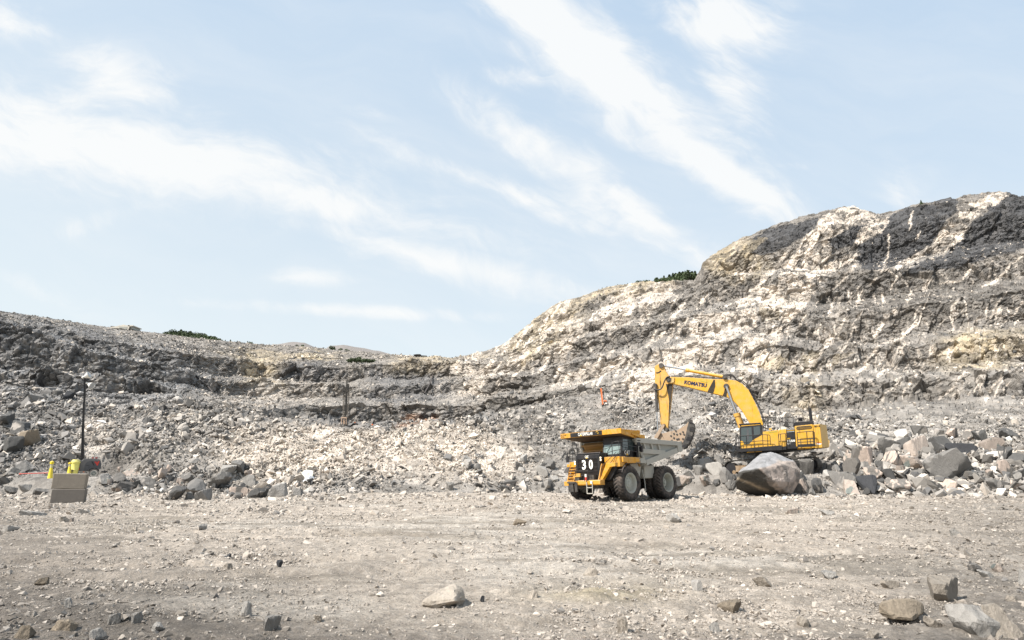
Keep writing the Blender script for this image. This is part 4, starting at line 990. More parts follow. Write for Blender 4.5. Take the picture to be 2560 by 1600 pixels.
    mb = MB(); mb.loft([(.2, 2.42, 4.10), (.2, 2.42, 4.16), (-1.35, 2.34, 4.10), (-1.35, 2.34, 3.86), (-1.05, 2.34, 3.86)], [(.2, 2.20, 4.10), (.2, 2.20, 4.16), (-1.35, 2.20, 4.10), (-1.35, 2.20, 3.86), (-1.05, 2.20, 3.86)]); mb.build("canopy_bracket", M_YEL, bd)
    mb = MB(); mb.box(1.503, 1.512, -1.62, 1.02, 4.125, 4.395); bnd = mb.build("canopy_stripe", M_BLK, bd)
    text_obj("canopy_lettering", "CATERPILLAR", (1.518, -.95, 4.165), (1.518, .28, 4.165), .20, (1, 0, 0), M_WHITE, bnd, bold=.02)
    MB().loft([(1.519, -.80, 4.16), (1.519, -.62, 4.16), (1.519, -.71, 4.25)], [(1.522, -.80, 4.16), (1.522, -.62, 4.16), (1.522, -.71, 4.25)]).build("lettering_triangle", M_YLET, bnd)
    MB().tube([(1.516, .52, 4.30), (1.516, .62, 4.35), (1.516, .72, 4.30), (1.516, .72, 4.20), (1.516, .64, 4.20)], .014).build("emblem", M_YLET, bnd)
    text_obj("number_lettering", "52", (1.512, -2.42, 4.16), (1.512, -2.14, 4.16), .19, (1, 0, 0), M_BLK, bnd, bold=.0)
    text_obj("number_lettering", "88", (1.512, -2.12, 4.26), (1.512, -1.98, 4.26), .09, (1, 0, 0), M_BLK, bnd, bold=.0)
    mb = MB()
    for q in range(9): MB().box(1.3 - q * .21, 1.41 - q * .21, 2.497 - q * .0165, 2.502 - q * .0165, 4.36, 4.40).build("reflector", M_WHITE, bd)
    # tank and rear fenders
    mb = MB().box(-3.45, -2.3, 1.02, 1.85, 1.36, 2.2); mb.build("tank", M_BODY, root, bevel=.04)
    mb = MB().prism([(-.6, 2.62), (-1.45, 2.62), (-1.95, 2.1), (-1.65, 1.25), (-1.35, .95)], 1.78, 1.84).box(-1.5, -.55, 1.2, 2.42, 2.30, 2.62); mb.build("fender", M_BODY, root)
    mb = MB().prism([(-.6, 2.62), (-1.45, 2.62), (-1.95, 2.1), (-1.65, 1.25), (-1.35, .95)], -1.84, -1.78).box(-1.5, -.2, -2.42, -1.2, 2.30, 2.62); mb.build("fender", M_BODY, root)
    mb = MB().tube([(-1.0, 2.40, 2.62), (-1.0, 2.40, 3.35), (-1.45, 2.40, 3.35), (-1.45, 2.40, 2.62)], .02).tube([(-1.0, 2.40, 3.0), (-1.45, 2.40, 3.0)], .02); mb.build("handrail", M_BODY, root)
    MB().tube([(-1.2, 2.4, 1.9), (-1.36, 2.44, 1.2), (-1.40, 2.44, .55)], .03).build("rubber_flap", M_BODYD, root)
    # the superstructure sits back behind the bumper platform
    rails = 0
    for o in root.children:
        n = o.name.split('.')[0]
        if n in ("radiator_housing", "headlight", "deck", "cab", "mirror"): o.location.x -= .56
        elif n in ("strut", "mudguard", "air_cleaner", "stairway"): o.location.x -= .25
        elif n == "handrail":
            rails += 1
            if rails <= 2: o.location.x -= .5
    for o in bd.children:
        if o.name.startswith("canopy") or o.name.startswith("reflector"): o.location.x -= .56
        if o.name.startswith("side_rib"):
            for v in o.data.vertices: v.co.x = -.92 + (v.co.x + .92) * .94
    for v in bd.data.vertices: v.co.x = -.92 + (v.co.x + .92) * .94
    return root
truck = make_haul_truck()
_nw = P(1579, 1243, 42.2)                # foot of the near front wheel
yaw = R(-135.0)
truck.rotation_euler = (R(0), 0, yaw)
MR = Matrix.Rotation(yaw, 4, 'Z') @ Matrix.Rotation(R(1.9), 4, 'X')
truck.rotation_euler = MR.to_euler()
off = MR @ Vector((0, 2.3, 0)); truck.location = Vector((_nw.x, _nw.y, -.02)) - off
# load of broken rock in the body
rsl = np.random.RandomState(77); n = 700
lx = rsl.uniform(-6.2, -1.3, n); ly = rsl.uniform(-1.95, 1.95, n)
hz = np.maximum(0, 1 - ((lx + 2.9) / 3.1) ** 2 - (ly / 2.3) ** 2)
base = 2.3 + (-lx - 1.9) * .21
lz = np.maximum(base, 3.3 + 1.15 * hz) - rsl.rand(n) * .25
Mw = np.array(Matrix.Translation(truck.location) @ MR)
pw_ = np.stack([lx, ly, lz, np.ones(n)], 1) @ Mw.T
scatter("rock_load", pw_[:, :3], rsl.uniform(.14, .36, n), rock_colors(np.array((.45, .42, .38)), rsl, n, .45, .05, .2), "heap of pale broken rock in the body of the haul truck", seed=78)
# ------------------------------------------------------------------ excavator (built in its own side plane; local x right, y away from the camera side, z up)
EA = math.atan2(P(1925, 1100, 56).x, 56.0)          # bearing of the machine
ex_o = P(1925, 1186, 56)
excav = empty("excavator", tuple(ex_o), -EA)
tag(excav, "yellow crawler excavator with black lettered boom and bucket hanging over the haul truck", "excavator")
_iw = (Matrix.Translation(ex_o) @ Matrix.Rotation(-EA, 4, 'Z')).inverted()
def plane_pt(iw, px, py, depth):
    """local point of plane y=depth seen at that pixel"""
    c = iw @ Vector((0, 0, EYE)); p = iw @ P(px, py, 50.0); d = p - c
    k = (depth - c.y) / d.y; q = c + d * k
    return q
def E(cx, cy, depth=0.): return plane_pt(_iw, 1600 + cx / 4.652, 880 + cy / 4.652, depth)
def Epoly(pts, d0, d1):
    """outline traced at depth d0, extruded to d1"""
    q = [E(a, b, d0) for a, b in pts]
    return [(p.x, d0, p.z) for p in q], [(p.x, d1, p.z) for p in q]
def eprism(mb, pts, d0, d1):
    A, B = Epoly(pts, d0, d1); return mb.loft(A, B)
def etube(mb, pts, d, r, seg=6): return mb.tube([E(a, b, d) for a, b in pts], r, seg)
# undercarriage, turned on the slope
und = R(-32)
cx0 = E(1530, 1200, 1.7); zg = 0.0
def track(yo):
    mb = MB(); L_, hh, w = 3.35, 1.25, .36
    out = []
    for k in range(13):
        a = R(90 + k * 15); out.append((-L_ + .62 + .62 * math.cos(a), .62 + .62 * math.sin(a)))
    for k in range(13):
        a = R(-90 + k * 15); out.append((L_ - .66 + .60 * math.cos(a), .68 + .60 * math.sin(a)))
    M = Matrix.Translation((cx0.x, 1.7, zg)) @ Matrix.Rotation(und, 4, 'Z') @ Matrix.Translation((0, yo, 0)) @ Matrix.Rotation(R(-2.5), 4, 'Y')
    # shoes along the loop
    per = []; pts = out + [out[0]]
    for (x0, z0), (x1, z1) in zip(pts[:-1], pts[1:]):
        l = math.hypot(x1 - x0, z1 - z0); m = max(1, round(l / .22))
        for q in range(m): per.append((x0 + (x1 - x0) * (q + .5) / m, z0 + (z1 - z0) * (q + .5) / m, math.atan2(z1 - z0, x1 - x0), l / m))
    for (x, z, a, l) in per:
        mb.box(-l * .48, l * .48, -w, w, -.02, .03, M @ Matrix.Translation((x, 0, z)) @ Matrix.Rotation(-a, 4, 'Y'))
        mb.box(-.03, .03, -w, w, -.07, .02, M @ Matrix.Translation((x, 0, z)) @ Matrix.Rotation(-a, 4, 'Y'))
    t = mb.build("track", M_STEEL, excav)
    mb = MB(); mb.box(-L_ + .7, L_ - .75, -.22, .22, .30, .82, M)
    for k in range(8): mb.cyl(M @ Vector((-L_ + .9 + k * .68, -.26, .28)), M @ Vector((-L_ + .9 + k * .68, .26, .28)), .17)
    mb.build("track_frame", paint("frame_brown", (.20, .13, .07), dust=.4), t)
    MB().cyl(M @ Vector((L_ - .66, -.25, .68)), M @ Vector((L_ - .66, .25, .68)), .46, seg=18).build("sprocket", M_BLK, t)
    MB().cyl(M @ Vector((-L_ + .62, -.25, .62)), M @ Vector((-L_ + .62, .25, .62)), .48, seg=18).build("idler_wheel", M_BLK, t)
track(-1.75); track(1.75)
mb = MB(); Mu = Matrix.Translation((cx0.x, 1.7, zg)) @ Matrix.Rotation(und, 4, 'Z'); mb.box(-1.3, 1.3, -1.6, 1.6, .55, 1.0, Mu).cyl((cx0.x, 1.7, .9), (cx0.x, 1.7, 1.75), 1.35, seg=28); mb.build("car_body", M_STEEL, excav)
# house
mb = MB()
eprism(mb, [(1150, 1140), (1440, 1110), (1700, 1100), (2035, 1085), (2040, 1120), (1700, 1160), (1440, 1172), (1190, 1180)], .25, 3.4)
mb.build("house_frame", M_BLK, excav)
mb = MB(); eprism(mb, [(1240, 1150), (1330, 1143), (1330, 1168), (1245, 1174)], .2, .5); mb.build("frame_box", M_EYEL, excav); mb = MB(); eprism(mb, [(1345, 1143), (1420, 1138), (1420, 1160), (1345, 1166)], .2, .5); mb.build("frame_box", M_EYEL, excav); mb = MB()
eprism(mb, [(1830, 1120), (1905, 1116), (1905, 1132), (1832, 1134)], .2, .5); mb.build("frame_box", M_EYEL, excav); mb = MB(); eprism(mb, [(1915, 1112), (2000, 1106), (2002, 1124), (1916, 1130)], .2, .5); mb.build("frame_box", M_EYEL, excav)
mb = MB(); eprism(mb, [(1428, 927), (1612, 906), (1612, 1108), (1432, 1112)], 0, 3.3); b1 = mb.build("side_panel", M_EYEL, excav, bevel=.01)
mb = MB(); eprism(mb, [(1616, 905), (1700, 895), (1704, 1104), (1616, 1108)], 0, 3.3); mb.build("side_panel", M_EYEL, excav, bevel=.01)
mb = MB(); eprism(mb, [(1704, 893), (1795, 885), (1814, 1118), (1708, 1120)], 0.0, 3.3); pn = mb.build("side_panel", M_BLK, excav)
for k in range(3):
    mb = MB(); eprism(mb, [(1706, 900 + 14 * k), (1796, 891 + 14 * k), (1797, 897 + 14 * k), (1706, 906 + 14 * k)], -.02, 0.0); mb.build("stripe", M_SILVER if k % 2 == 0 else M_EYEL, pn)
mb = MB(); eprism(mb, [(1800, 862), (2008, 840), (2032, 1112), (1818, 1118)], -.02, 3.4); rb = mb.build("engine_housing", M_EYEL, excav, bevel=.012)
sl = [(1838 + 20 * math.cos(R(a)), 888 + 21 * math.sin(R(a))) for a in range(90, 271, 20)] + [(1980 + 20 * math.cos(R(a)), 876 + 20 * math.sin(R(a))) for a in range(-90, 91, 20)]
mb = MB(); eprism(mb, sl, -.03, -.02); lv = mb.build("louvre", M_BLK, rb)
for k in range(3):
    mb = MB(); eprism(mb, [(1828, 880 + 9 * k), (1995, 868 + 9 * k), (1995, 870 + 9 * k), (1828, 882 + 9 * k)], -.045, -.03); mb.build("slat", M_EYEL, lv)
for x0, x1 in ((1826, 1938), (1942, 2010)):
    mb = MB(); eprism(mb, [(x0, 930), (x1, 926), (x1 + 8, 1100), (x0 + 8, 1104)], -.035, -.02); mb.build("service_door", M_EYEL, rb, bevel=.006)
mb = MB(); eprism(mb, [(1787, 830), (1802, 815), (2005, 800), (2020, 804), (2022, 842), (1795, 860)], .35, 3.1); mb.build("engine_cover", M_BLK, excav, bevel=.02)
mb = MB(); eprism(mb, [(2014, 845), (2090, 838), (2122, 1112), (2036, 1117)], -.02, 3.4); cw = mb.build("counterweight", M_EYEL, excav, bevel=.02)
A0 = [E(2090, 838, -.02), E(2168, 848, .75), E(2190, 1018, .75), E(2205, 1035, .75), E(2200, 1108, .75), E(2122, 1112, -.02)]
mb = MB(); mb.loft([tuple(p) for p in A0], [(p.x - .02, 3.4 if i in (0, 5) else 2.7, p.z) for i, p in enumerate(A0)]); mb.build("counterweight_corner", M_PALE, cw)  # corner facet in a paler yellow than the side
a1 = E(1975, 655, .9); a2 = E(1992, 805, .9)
mb = MB().cyl((a1.x, .9, a1.z), (a2.x, .9, a2.z), .125, seg=16); es = mb.build("exhaust_stack", M_BLK, excav, smooth_sh=True)
mb = MB(); etube(mb, [(1975, 657), (1962, 650), (1968, 625)], .9, .05); mb.build("rain_flap", M_BLK, es)
b_ = E(1862, 772, 1.0); c_ = E(1862, 805, 1.0)
mb = MB().cyl((b_.x, 1.0, c_.z), (b_.x, 1.0, b_.z), .16, seg=16).cyl((b_.x, 1.0, b_.z), (b_.x, 1.0, b_.z + .09), .30, .12, seg=18); mb.build("air_intake", M_BLK, excav, smooth_sh=True)
# cab
cabP = [(1158, 880), (1182, 852), (1400, 838), (1424, 850), (1426, 1108), (1172, 1122), (1158, 1080)]
mb = MB(); eprism(mb, cabP, 0, 1.25); cb = mb.build("cab", M_BLK, excav, bevel=.02)
mb = MB(); eprism(mb, [(1176, 885), (1296, 874), (1308, 1040), (1268, 1066), (1212, 1072), (1176, 1030)], -.012, 0); mb.build("door_window", M_GLASS, cb)
mb = MB(); eprism(mb, [(1240, 900), (1262, 898), (1266, 1015), (1244, 1018)], -.02, -.012); mb.build("door_frame", M_TWR2, cb)
mb = MB(); eprism(mb, [(1320, 872), (1392, 862), (1400, 950), (1326, 986)], -.012, 0); mb.build("rear_window", M_GLASS, cb)
mb = MB(); eprism(mb, [(1170, 1035), (1192, 1035), (1204, 1052), (1212, 1076), (1270, 1070), (1320, 1020), (1426, 962), (1430, 1110), (1173, 1122)], -.03, -.0); mb.build("cab_lower_panel", M_EYEL, cb)
mb = MB(); eprism(mb, [(1172, 862), (1185, 852), (1398, 840), (1402, 846), (1182, 864)], -.02, 1.2); mb.build("cab_roof", M_EYEL, cb)
mb = MB(); eprism(mb, [(1150, 836), (1404, 820), (1408, 836), (1155, 852)], -.05, 1.3); mb.build("roof_guard", M_BLK, cb, bevel=.01)
f0 = [E(1158, 890, 0), E(1158, 1075, 0)]
mb = MB().loft([(f0[0].x - .012, .1, f0[0].z), (f0[0].x - .012, 1.15, f0[0].z), (f0[1].x - .012, 1.15, f0[1].z), (f0[1].x - .012, .1, f0[1].z)], [(f0[0].x, .1, f0[0].z), (f0[0].x, 1.15, f0[0].z), (f0[1].x, 1.15, f0[1].z), (f0[1].x, .1, f0[1].z)]); mb.build("windscreen", M_GLASS, cb)
# walkways and rails
mb = MB(); eprism(mb, [(1115, 1130), (1440, 1100), (1650, 1085), (1655, 1140), (1440, 1148), (1150, 1162)], -.55, -.02); eprism(mb, [(1650, 1100), (1700, 1095), (1700, 1135), (1655, 1138)], -.45, -.02)
eprism(mb, [(1830, 1075), (2030, 1066), (2032, 1098), (1832, 1108)], -.42, -.38)
eprism(mb, [(1708, 1105), (1832, 1096), (1832, 1120), (1708, 1128)], -.3, -.02); mb.build("walkway", M_BLK, excav)
mb = MB(); r = .026
for pts in ([(1145, 985), (1105, 992), (1112, 1125)], [(1120, 990), (1128, 1135)], [(1145, 985), (1150, 1150)], [(1235, 975), (1242, 1130)], [(1322, 968), (1330, 1120)], [(1425, 962), (1432, 1115)], [(1480, 965), (1490, 1115)],
            [(1145, 978), (1425, 962), (1500, 964), (1512, 975), (1520, 1085)], [(1110, 1060), (1150, 1055), (1425, 1032), (1515, 1035)], [(1112, 1095), (1150, 1098), (1425, 1078)]): etube(mb, pts, -.52, r)
mb.build("handrail", M_BLK, excav)
mb = MB()
for pts in ([(1705, 948), (1612, 956), (1608, 965), (1625, 1120)], [(1632, 956), (1645, 1130)], [(1690, 952), (1700, 1120)], [(1615, 1040), (1700, 1032)]): etube(mb, pts, -.42, r)
mb.build("handrail", M_BLK, excav)
mb = MB()
for pts in ([(1822, 936), (2010, 920), (2028, 935), (2036, 1095)], [(1826, 936), (1838, 1110)], [(1938, 926), (1950, 1100)], [(1826, 1020), (2025, 1008)], [(1832, 1052), (2030, 1040)], [(2010, 920), (2022, 1095)]): etube(mb, pts, -.40, r * 1.2)
mb.build("handrail", M_BLK, excav)
mb = MB()
for x in (1455, 1478, 1490, 1552, 1622): etube(mb, [(x, 768), (x + 8, 908)], 1.1, r)
for x in (1655, 1780): etube(mb, [(x, 756), (x + 8, 880)], 1.1, r)
for pts in ([(1450, 770), (1622, 768)], [(1455, 828), (1625, 824)], [(1655, 758), (1780, 756)], [(1660, 820), (1785, 815)], [(1640, 768), (1640, 890)]): etube(mb, pts, 1.1, r)
mb.build("handrail", M_BLK, excav)
mb = MB(); eprism(mb, [(1500, 892), (1508, 885), (1528, 884), (1534, 905), (1502, 908)], .6, .9); mb.build("beacon", M_EYEL, excav)
# boom
BD0, BD1 = 1.25, 2.05
boomP = [(345, 300), (360, 290), (560, 294), (830, 315), (1000, 318), (1120, 333), (1190, 372), (1262, 440), (1325, 560), (1390, 700), (1432, 835), (1420, 880), (1300, 880), (1278, 835), (1190, 690), (1120, 602), (1075, 560), (1012, 522), (960, 508), (780, 463), (560, 408), (400, 374), (350, 358)]
mb = MB(); eprism(mb, boomP, BD0, BD1); boom = mb.build("boom", M_EYEL, excav, bevel=.02)
mb = MB(); eprism(mb, [(855, 325), (872, 322), (876, 400), (850, 485), (782, 465), (815, 400)], BD0 - .012, BD0); mb.build("grease_stain", M_GREASE, boom)
mb = MB(); eprism(mb, [(985, 420), (1018, 430), (1005, 525), (960, 510), (978, 465)], BD0 - .012, BD0); mb.build("grease_stain", M_GREASE, boom)
for (px_, py_, rr) in ((332, 322, .22), (1003, 398, .24), (985, 292, .20)):
    a = E(px_, py_, BD0 - .16); mb = MB().cyl((a.x, BD0 - .16, a.z), (a.x, BD1 + .16, a.z), rr, seg=20).cyl((a.x, BD0 - .22, a.z), (a.x, BD0 - .16, a.z), rr * .6, seg=16); mb.build("pivot_pin", M_STEEL, boom)
mb = MB(); eprism(mb, [(310, 330), (345, 300), (400, 296), (395, 350), (345, 362), (318, 355)], BD0 - .1, BD0 - .001); mb.build("boom_nose", M_PALE, boom)
mb = MB()
for o_ in (0, 8): etube(mb, [(365, 284 - o_), (560, 286 - o_), (830, 306 - o_), (980, 318 - o_)], BD0 + .15 + o_ * .02, .022)
for o_ in (0, 10, 20): mb.curve([E(965 + o_, 275, 1.5), E(1010 + o_, 262 + o_ / 2, 1.5), E(1080, 268 + o_, 1.5), E(1135 - o_ / 2, 335, 1.5)], .03)
for o_ in (0, 12): mb.curve([E(1135, 325 - o_, 1.35), E(1200 + o_, 362 - o_, 1.35), E(1275 + o_, 440, 1.35), E(1340 + o_, 565, 1.35), E(1400 + o_, 690, 1.35), E(1440 + o_, 830, 1.35)], .035)
mb.build("hydraulic_pipe", M_BLK, boom)
mb = MB(); mb.curve([E(352, 285, 1.05), E(310, 295, 1.0), E(280, 350, .95), E(255, 415, .9), E(215, 440, .9), E(165, 432, .95)], .06, n=36); mb.build("hydraulic_hose", M_BLK, boom, smooth_sh=True)
Nc = (0, -1, 0)
text_obj("boom_lettering", "KOMATSU", E(512, 372, BD0 - .02), E(772, 413, BD0 - .02), .36, Nc, M_NAVY, boom, bold=.045)
q1 = E(722, 362, BD0 - .02); mb = MB(); mb.loft([(q1.x, BD0 - .02, q1.z), (q1.x + .10, BD0 - .02, q1.z - .04), (q1.x + .07, BD0 - .02, q1.z - .13), (q1.x - .03, BD0 - .02, q1.z - .09)], [(q1.x, BD0 - .01, q1.z), (q1.x + .10, BD0 - .01, q1.z - .04), (q1.x + .07, BD0 - .01, q1.z - .13), (q1.x - .03, BD0 - .01, q1.z - .09)]); mb.build("lettering_dot", M_NAVY, boom)
text_obj("slogan_lettering", "Tournaisien", E(700, 344, BD0 - .02), E(790, 357, BD0 - .02), .10, Nc, M_GREEN, boom, shear=.3)
text_obj("slogan_lettering", "Tournaisien", E(1495, 942, -.012), E(1600, 932, -.012), .12, Nc, M_GREEN, b1, shear=.3)
text_obj("model_lettering", "PC", E(1718, 1018, -.02), E(1752, 1015, -.02), .12, Nc, M_YLET, pn, bold=.02)
text_obj("model_lettering", "1250", E(1716, 1050, -.02), E(1806, 1043, -.02), .18, Nc, M_WHITE, pn, bold=.03)
text_obj("model_lettering", "LC", E(1720, 1074, -.02), E(1750, 1071, -.02), .10, Nc, M_WHITE, pn, bold=.02)
text_obj("number_lettering", "8018", E(2028, 876, -.04), E(2096, 870, -.04), .13, Nc, M_BLK, cw, bold=.03)
mb = MB(); el_ = [(2080 + 32 * math.cos(R(a)), 1065 + 14 * math.sin(R(a))) for a in range(0, 360, 24)]; eprism(mb, el_, -.03, -.02); mb.build("sticker", M_WHITE, cw)
mb = MB(); el_ = [(2080 + 31 * math.cos(R(a)), 1062 + 11 * math.sin(R(a))) for a in range(180, 361, 20)]; eprism(mb, el_, -.035, -.03); mb.build("sticker", M_RED, cw)
# arm
AD0, AD1 = 1.33, 1.97
mb = MB(); eprism(mb, [(172, 170), (180, 158), (238, 131), (262, 134), (274, 160), (292, 212), (340, 285), (378, 372), (370, 460), (352, 640), (320, 905), (300, 914), (268, 895), (240, 830), (216, 600), (188, 450), (171, 330)], AD0, AD1); arm = mb.build("arm", M_EYEL2, excav, bevel=.02)
mb = MB(); eprism(mb, [(300, 372), (378, 372), (352, 640), (330, 800), (338, 560), (320, 460)], AD0 - .01, AD0); eprism(mb, [(185, 235), (215, 232), (242, 212), (250, 225), (220, 248), (190, 252)], AD0 - .01, AD0); mb.build("grease_stain", M_GREASE, arm)
for (a_, b__, rr) in ((245, 155, .22), (182, 385, .16), (278, 852, .14), (300, 900, .18)):
    a = E(a_, b__, AD0 - .15); MB().cyl((a.x, AD0 - .15, a.z), (a.x, AD1 + .15, a.z), rr, seg=18).build("pivot_pin", M_STEEL, arm)
def cylinder(a, b, r1, r2, d, mat, nm, par, frac):
    A = E(*a, d); B = E(*b, d); M_ = A.lerp(B, frac)
    o = MB().cyl(tuple(M_), tuple(B), r1, seg=18).cyl(tuple(M_), tuple(M_ + (B - M_).normalized() * .28), r1 * 1.25, seg=18).build(nm, mat, par, smooth_sh=True)
    MB().cyl(tuple(A), tuple(M_), r2, seg=14).build("piston_rod", M_CHROME, o, smooth_sh=True)
cylinder((262, 160), (990, 292), .15, .075, 1.65, M_EYEL, "arm_cylinder", excav, .38)
cylinder((1003, 400), (1175, 880), .21, .10, .95, M_EYEL2, "boom_cylinder", excav, .66)
cylinder((1003, 400), (1200, 880), .21, .10, 2.35, M_EYEL2, "boom_cylinder", excav, .66)
cylinder((210, 925), (182, 385), .125, .065, 1.18, M_STEEL, "bucket_cylinder", excav, .42)
mb = MB(); eprism(mb, [(262, 838), (288, 848), (282, 868), (205, 1000), (168, 1002), (165, 985)], 1.05, 1.2); eprism(mb, [(262, 838), (288, 848), (282, 868), (205, 1000), (168, 1002), (165, 985)], 2.1, 2.25); mb.build("bucket_link", M_BUCKET, excav, bevel=.01)
mb = MB(); eprism(mb, [(200, 925), (240, 945), (300, 1045), (230, 1040), (185, 990)], 1.25, 2.05); mb.build("bucket_link", M_BUCKET, excav, bevel=.01)
# bucket: curved shell with side plates
BK0, BK1 = .75, 2.55
sideP = [(255, 950), (330, 928), (440, 905), (528, 852), (560, 812), (575, 802), (560, 850), (520, 1010), (495, 1060), (330, 1050), (290, 1040)]
mb = MB(); eprism(mb, sideP, BK0, BK0 + .08); eprism(mb, sideP, BK1 - .08, BK1); bk = mb.build("bucket", M_BUCKET, excav, bevel=.008)
shell = [(578, 806), (612, 820), (622, 870), (612, 930), (590, 1000), (560, 1060), (520, 1110), (492, 1125)]
inner = [(495, 1060), (515, 1030), (528, 985), (538, 930), (548, 880), (560, 840), (566, 812)]
mb = MB(); eprism(mb, shell + inner, BK0 - .02, BK1); eprism(mb, [(495, 1060), (520, 1110), (400, 1100), (300, 1060)], BK0, BK1); mb.build("bucket_shell", M_STEEL, bk)
for k in range(9):
    i0 = k / 9 * (len(shell) - 1); i = int(i0); f_ = i0 - i
    ax = shell[i][0] * (1 - f_) + shell[i + 1][0] * f_; ay = shell[i][1] * (1 - f_) + shell[i + 1][1] * f_
    i1 = (k + .75) / 9 * (len(shell) - 1); j = min(int(i1), len(shell) - 2); g_ = i1 - j
    bx_ = shell[j][0] * (1 - g_) + shell[j + 1][0] * g_; by_ = shell[j][1] * (1 - g_) + shell[j + 1][1] * g_
    mb = MB(); eprism(mb, [(ax + 9, ay), (bx_ + 9, by_), (bx_ - 40, by_ - 8), (ax - 40, ay - 8)], BK0 - .06, BK0 - .02); mb.build("wear_plate", M_BLK if k % 2 else M_STEEL, bk)
for k in range(5):
    a = E(570 + 9 * k, 806 + 3 * k, BK0 + k * .4); mb = MB().box(a.x - .05, a.x + .05, BK0 + k * .4, BK0 + k * .4 + .14, a.z - .1, a.z + .22); mb.build("tooth", M_STEEL, bk)
for (a_, b__) in ((418, 920), (468, 950), (512, 958), (395, 950), (430, 958), (360, 975), (500, 930), (395, 1000), (450, 1012), (500, 1010), (370, 1030), (430, 1015), (480, 1050)):
    a = E(a_, b__, BK0); MB().cyl((a.x, BK0 - .05, a.z), (a.x, BK0, a.z), .075, .09, seg=12).build("stud", M_STEEL, bk)
# ------------------------------------------------------------------ concrete blocks, light tower, drum, delineators
def conc_block(px0, pyb, px1, h, w, dep, roll, yaw_, Y, mat, z0, label, name="concrete_block"):
    a = P(px0, pyb, Y); 
    o = empty(name); bpy.data.objects.remove(o)
    mb = MB(); mb.box(0, w, 0, dep, 0, h)
    ob = mb.build(name, mat, None, bevel=.025)
    # chipped, uneven edges
    me = ob.data; bm = bmesh.new(); bm.from_mesh(me); bmesh.ops.subdivide_edges(bm, edges=bm.edges[:], cuts=5, use_grid_fill=True)
    co = np.array([v.co[:] for v in bm.verts]); nz = fbm(co * 2.5 + z0 * 7, 3, 401)
    for v, q in zip(bm.verts, nz): v.co += v.co.normalized() * float(q) * .018
    bm.to_mesh(me); bm.free()
    ob.location = (a.x, a.y, z0); ob.rotation_euler = (0, R(roll), R(yaw_))
    return tag(ob, label, "concrete block", "stacked concrete blocks")
wB = P(209, 1253, 38).x - P(124, 1253, 38).x
conc_block(124.5, 1253, 209, .83, wB * .855, .78, .6, 24, 38.0, M_CONC2, -.04, "lower dark concrete block of the two stacked at the left edge of the floor")
conc_block(127.5, 1217, 212, .84, wB * .85, .76, 1.6, 23, 38.02, M_CONC, .815, "upper pale brown concrete block lying on the darker one at the left")

TA = math.atan2(P(205, 1100, 56).x, 56.0)
tw_o = P(205, 1192, 56)
tower = empty("light_tower", tuple(tw_o), -TA)
tag(tower, "grey towable light tower with a tall black mast behind the concrete blocks", "light tower")
_tw = (Matrix.Translation(tw_o) @ Matrix.Rotation(-TA, 4, 'Z')).inverted()
def Tq(cx, cy, d=0.): return plane_pt(_tw, 100 + cx / 10.08, 1120 + cy / 10.08, d)
def tprism(mb, pts, d0, d1):
    q = [Tq(a, b, d0) for a, b in pts]; return mb.loft([(p.x, d0, p.z) for p in q], [(p.x, d1, p.z) for p in q])
mb = MB(); tprism(mb, [(940, 590), (945, 460), (965, 380), (1000, 315), (1040, 305), (1045, 330), (1095, 275), (1160, 266), (1420, 266), (1500, 278), (1530, 310), (1545, 400), (1540, 520), (1480, 545), (1400, 505), (1290, 510), (1215, 590)], 0, 1.25)
hood = mb.build("hood", M_TWR, tower, bevel=.03)
mb = MB(); tprism(mb, [(1100, 580), (1130, 420), (1190, 345), (1275, 325), (1528, 325), (1538, 505), (1400, 490), (1270, 495), (1190, 575)], -.012, 0); mb.build("side_door", M_TWR2, hood, bevel=.0)
mb = MB(); tprism(mb, [(1290, 340), (1335, 340), (1375, 450), (1352, 440)], -.03, -.013); mb.build("logo_stroke", M_BLK, hood)
mb = MB(); tprism(mb, [(1368, 345), (1420, 340), (1440, 375), (1460, 335), (1505, 330), (1460, 440), (1425, 440), (1415, 400), (1395, 390)], -.03, -.013); mb.build("logo_stroke", M_RED, hood)
mb = MB(); tprism(mb, [(960, 510), (1000, 505), (990, 560), (968, 560)], -.03, -.013); mb.build("warning_sticker", M_RED, hood)
mb = MB(); tprism(mb, [(1168, 435), (1245, 432), (1245, 442), (1168, 446)], -.02, -.013); mb.build("vent", M_BLK, hood)
for x0 in (1325, 1415):
    a = Tq(x0, 262, .4); MB().cyl((a.x - .07, .4, a.z + .03), (a.x + .09, .4, a.z + .03), .085, seg=14).build("warning_light", M_RED, hood, smooth_sh=True)
a = Tq(1365, 262, .4); MB().box(a.x - .05, a.x + .05, .34, .46, a.z, a.z + .06).build("sensor", M_WHITE, hood)
mb = MB(); tprism(mb, [(900, 600), (1180, 600), (1180, 622), (900, 618)], .1, 1.2); mb.cyl(tuple(Tq(1540, 598, .6)), tuple(Tq(1700, 600, .6)), .05).cyl(tuple(Tq(1635, 560, .6)), tuple(Tq(1640, 690, .6)), .045); tprism(mb, [(940, 600), (960, 600), (960, 700), (940, 700)], .1, .2)
mb.build("frame", M_BLK, tower)
mb = MB(); tprism(mb, [(1215, 590), (1245, 530), (1300, 512), (1400, 510), (1480, 530), (1495, 590), (1475, 592), (1440, 545), (1290, 540), (1245, 592)], -.18, .05); mb.build("mudguard", M_BLK, tower)
w0 = Tq(1352, 640, -.15)
wh = MB().lathe([(-.11, .30), (-.12, .33), (0, .345), (.10, .33), (.10, .30)], seg=36, axis='Y', caps=False).build("wheel", M_BLK, tower, smooth_sh=True); wh.location = w0
MB().cyl((0, -.09, 0), (0, .05, 0), .21, seg=20).build("rim", M_RIM, wh)
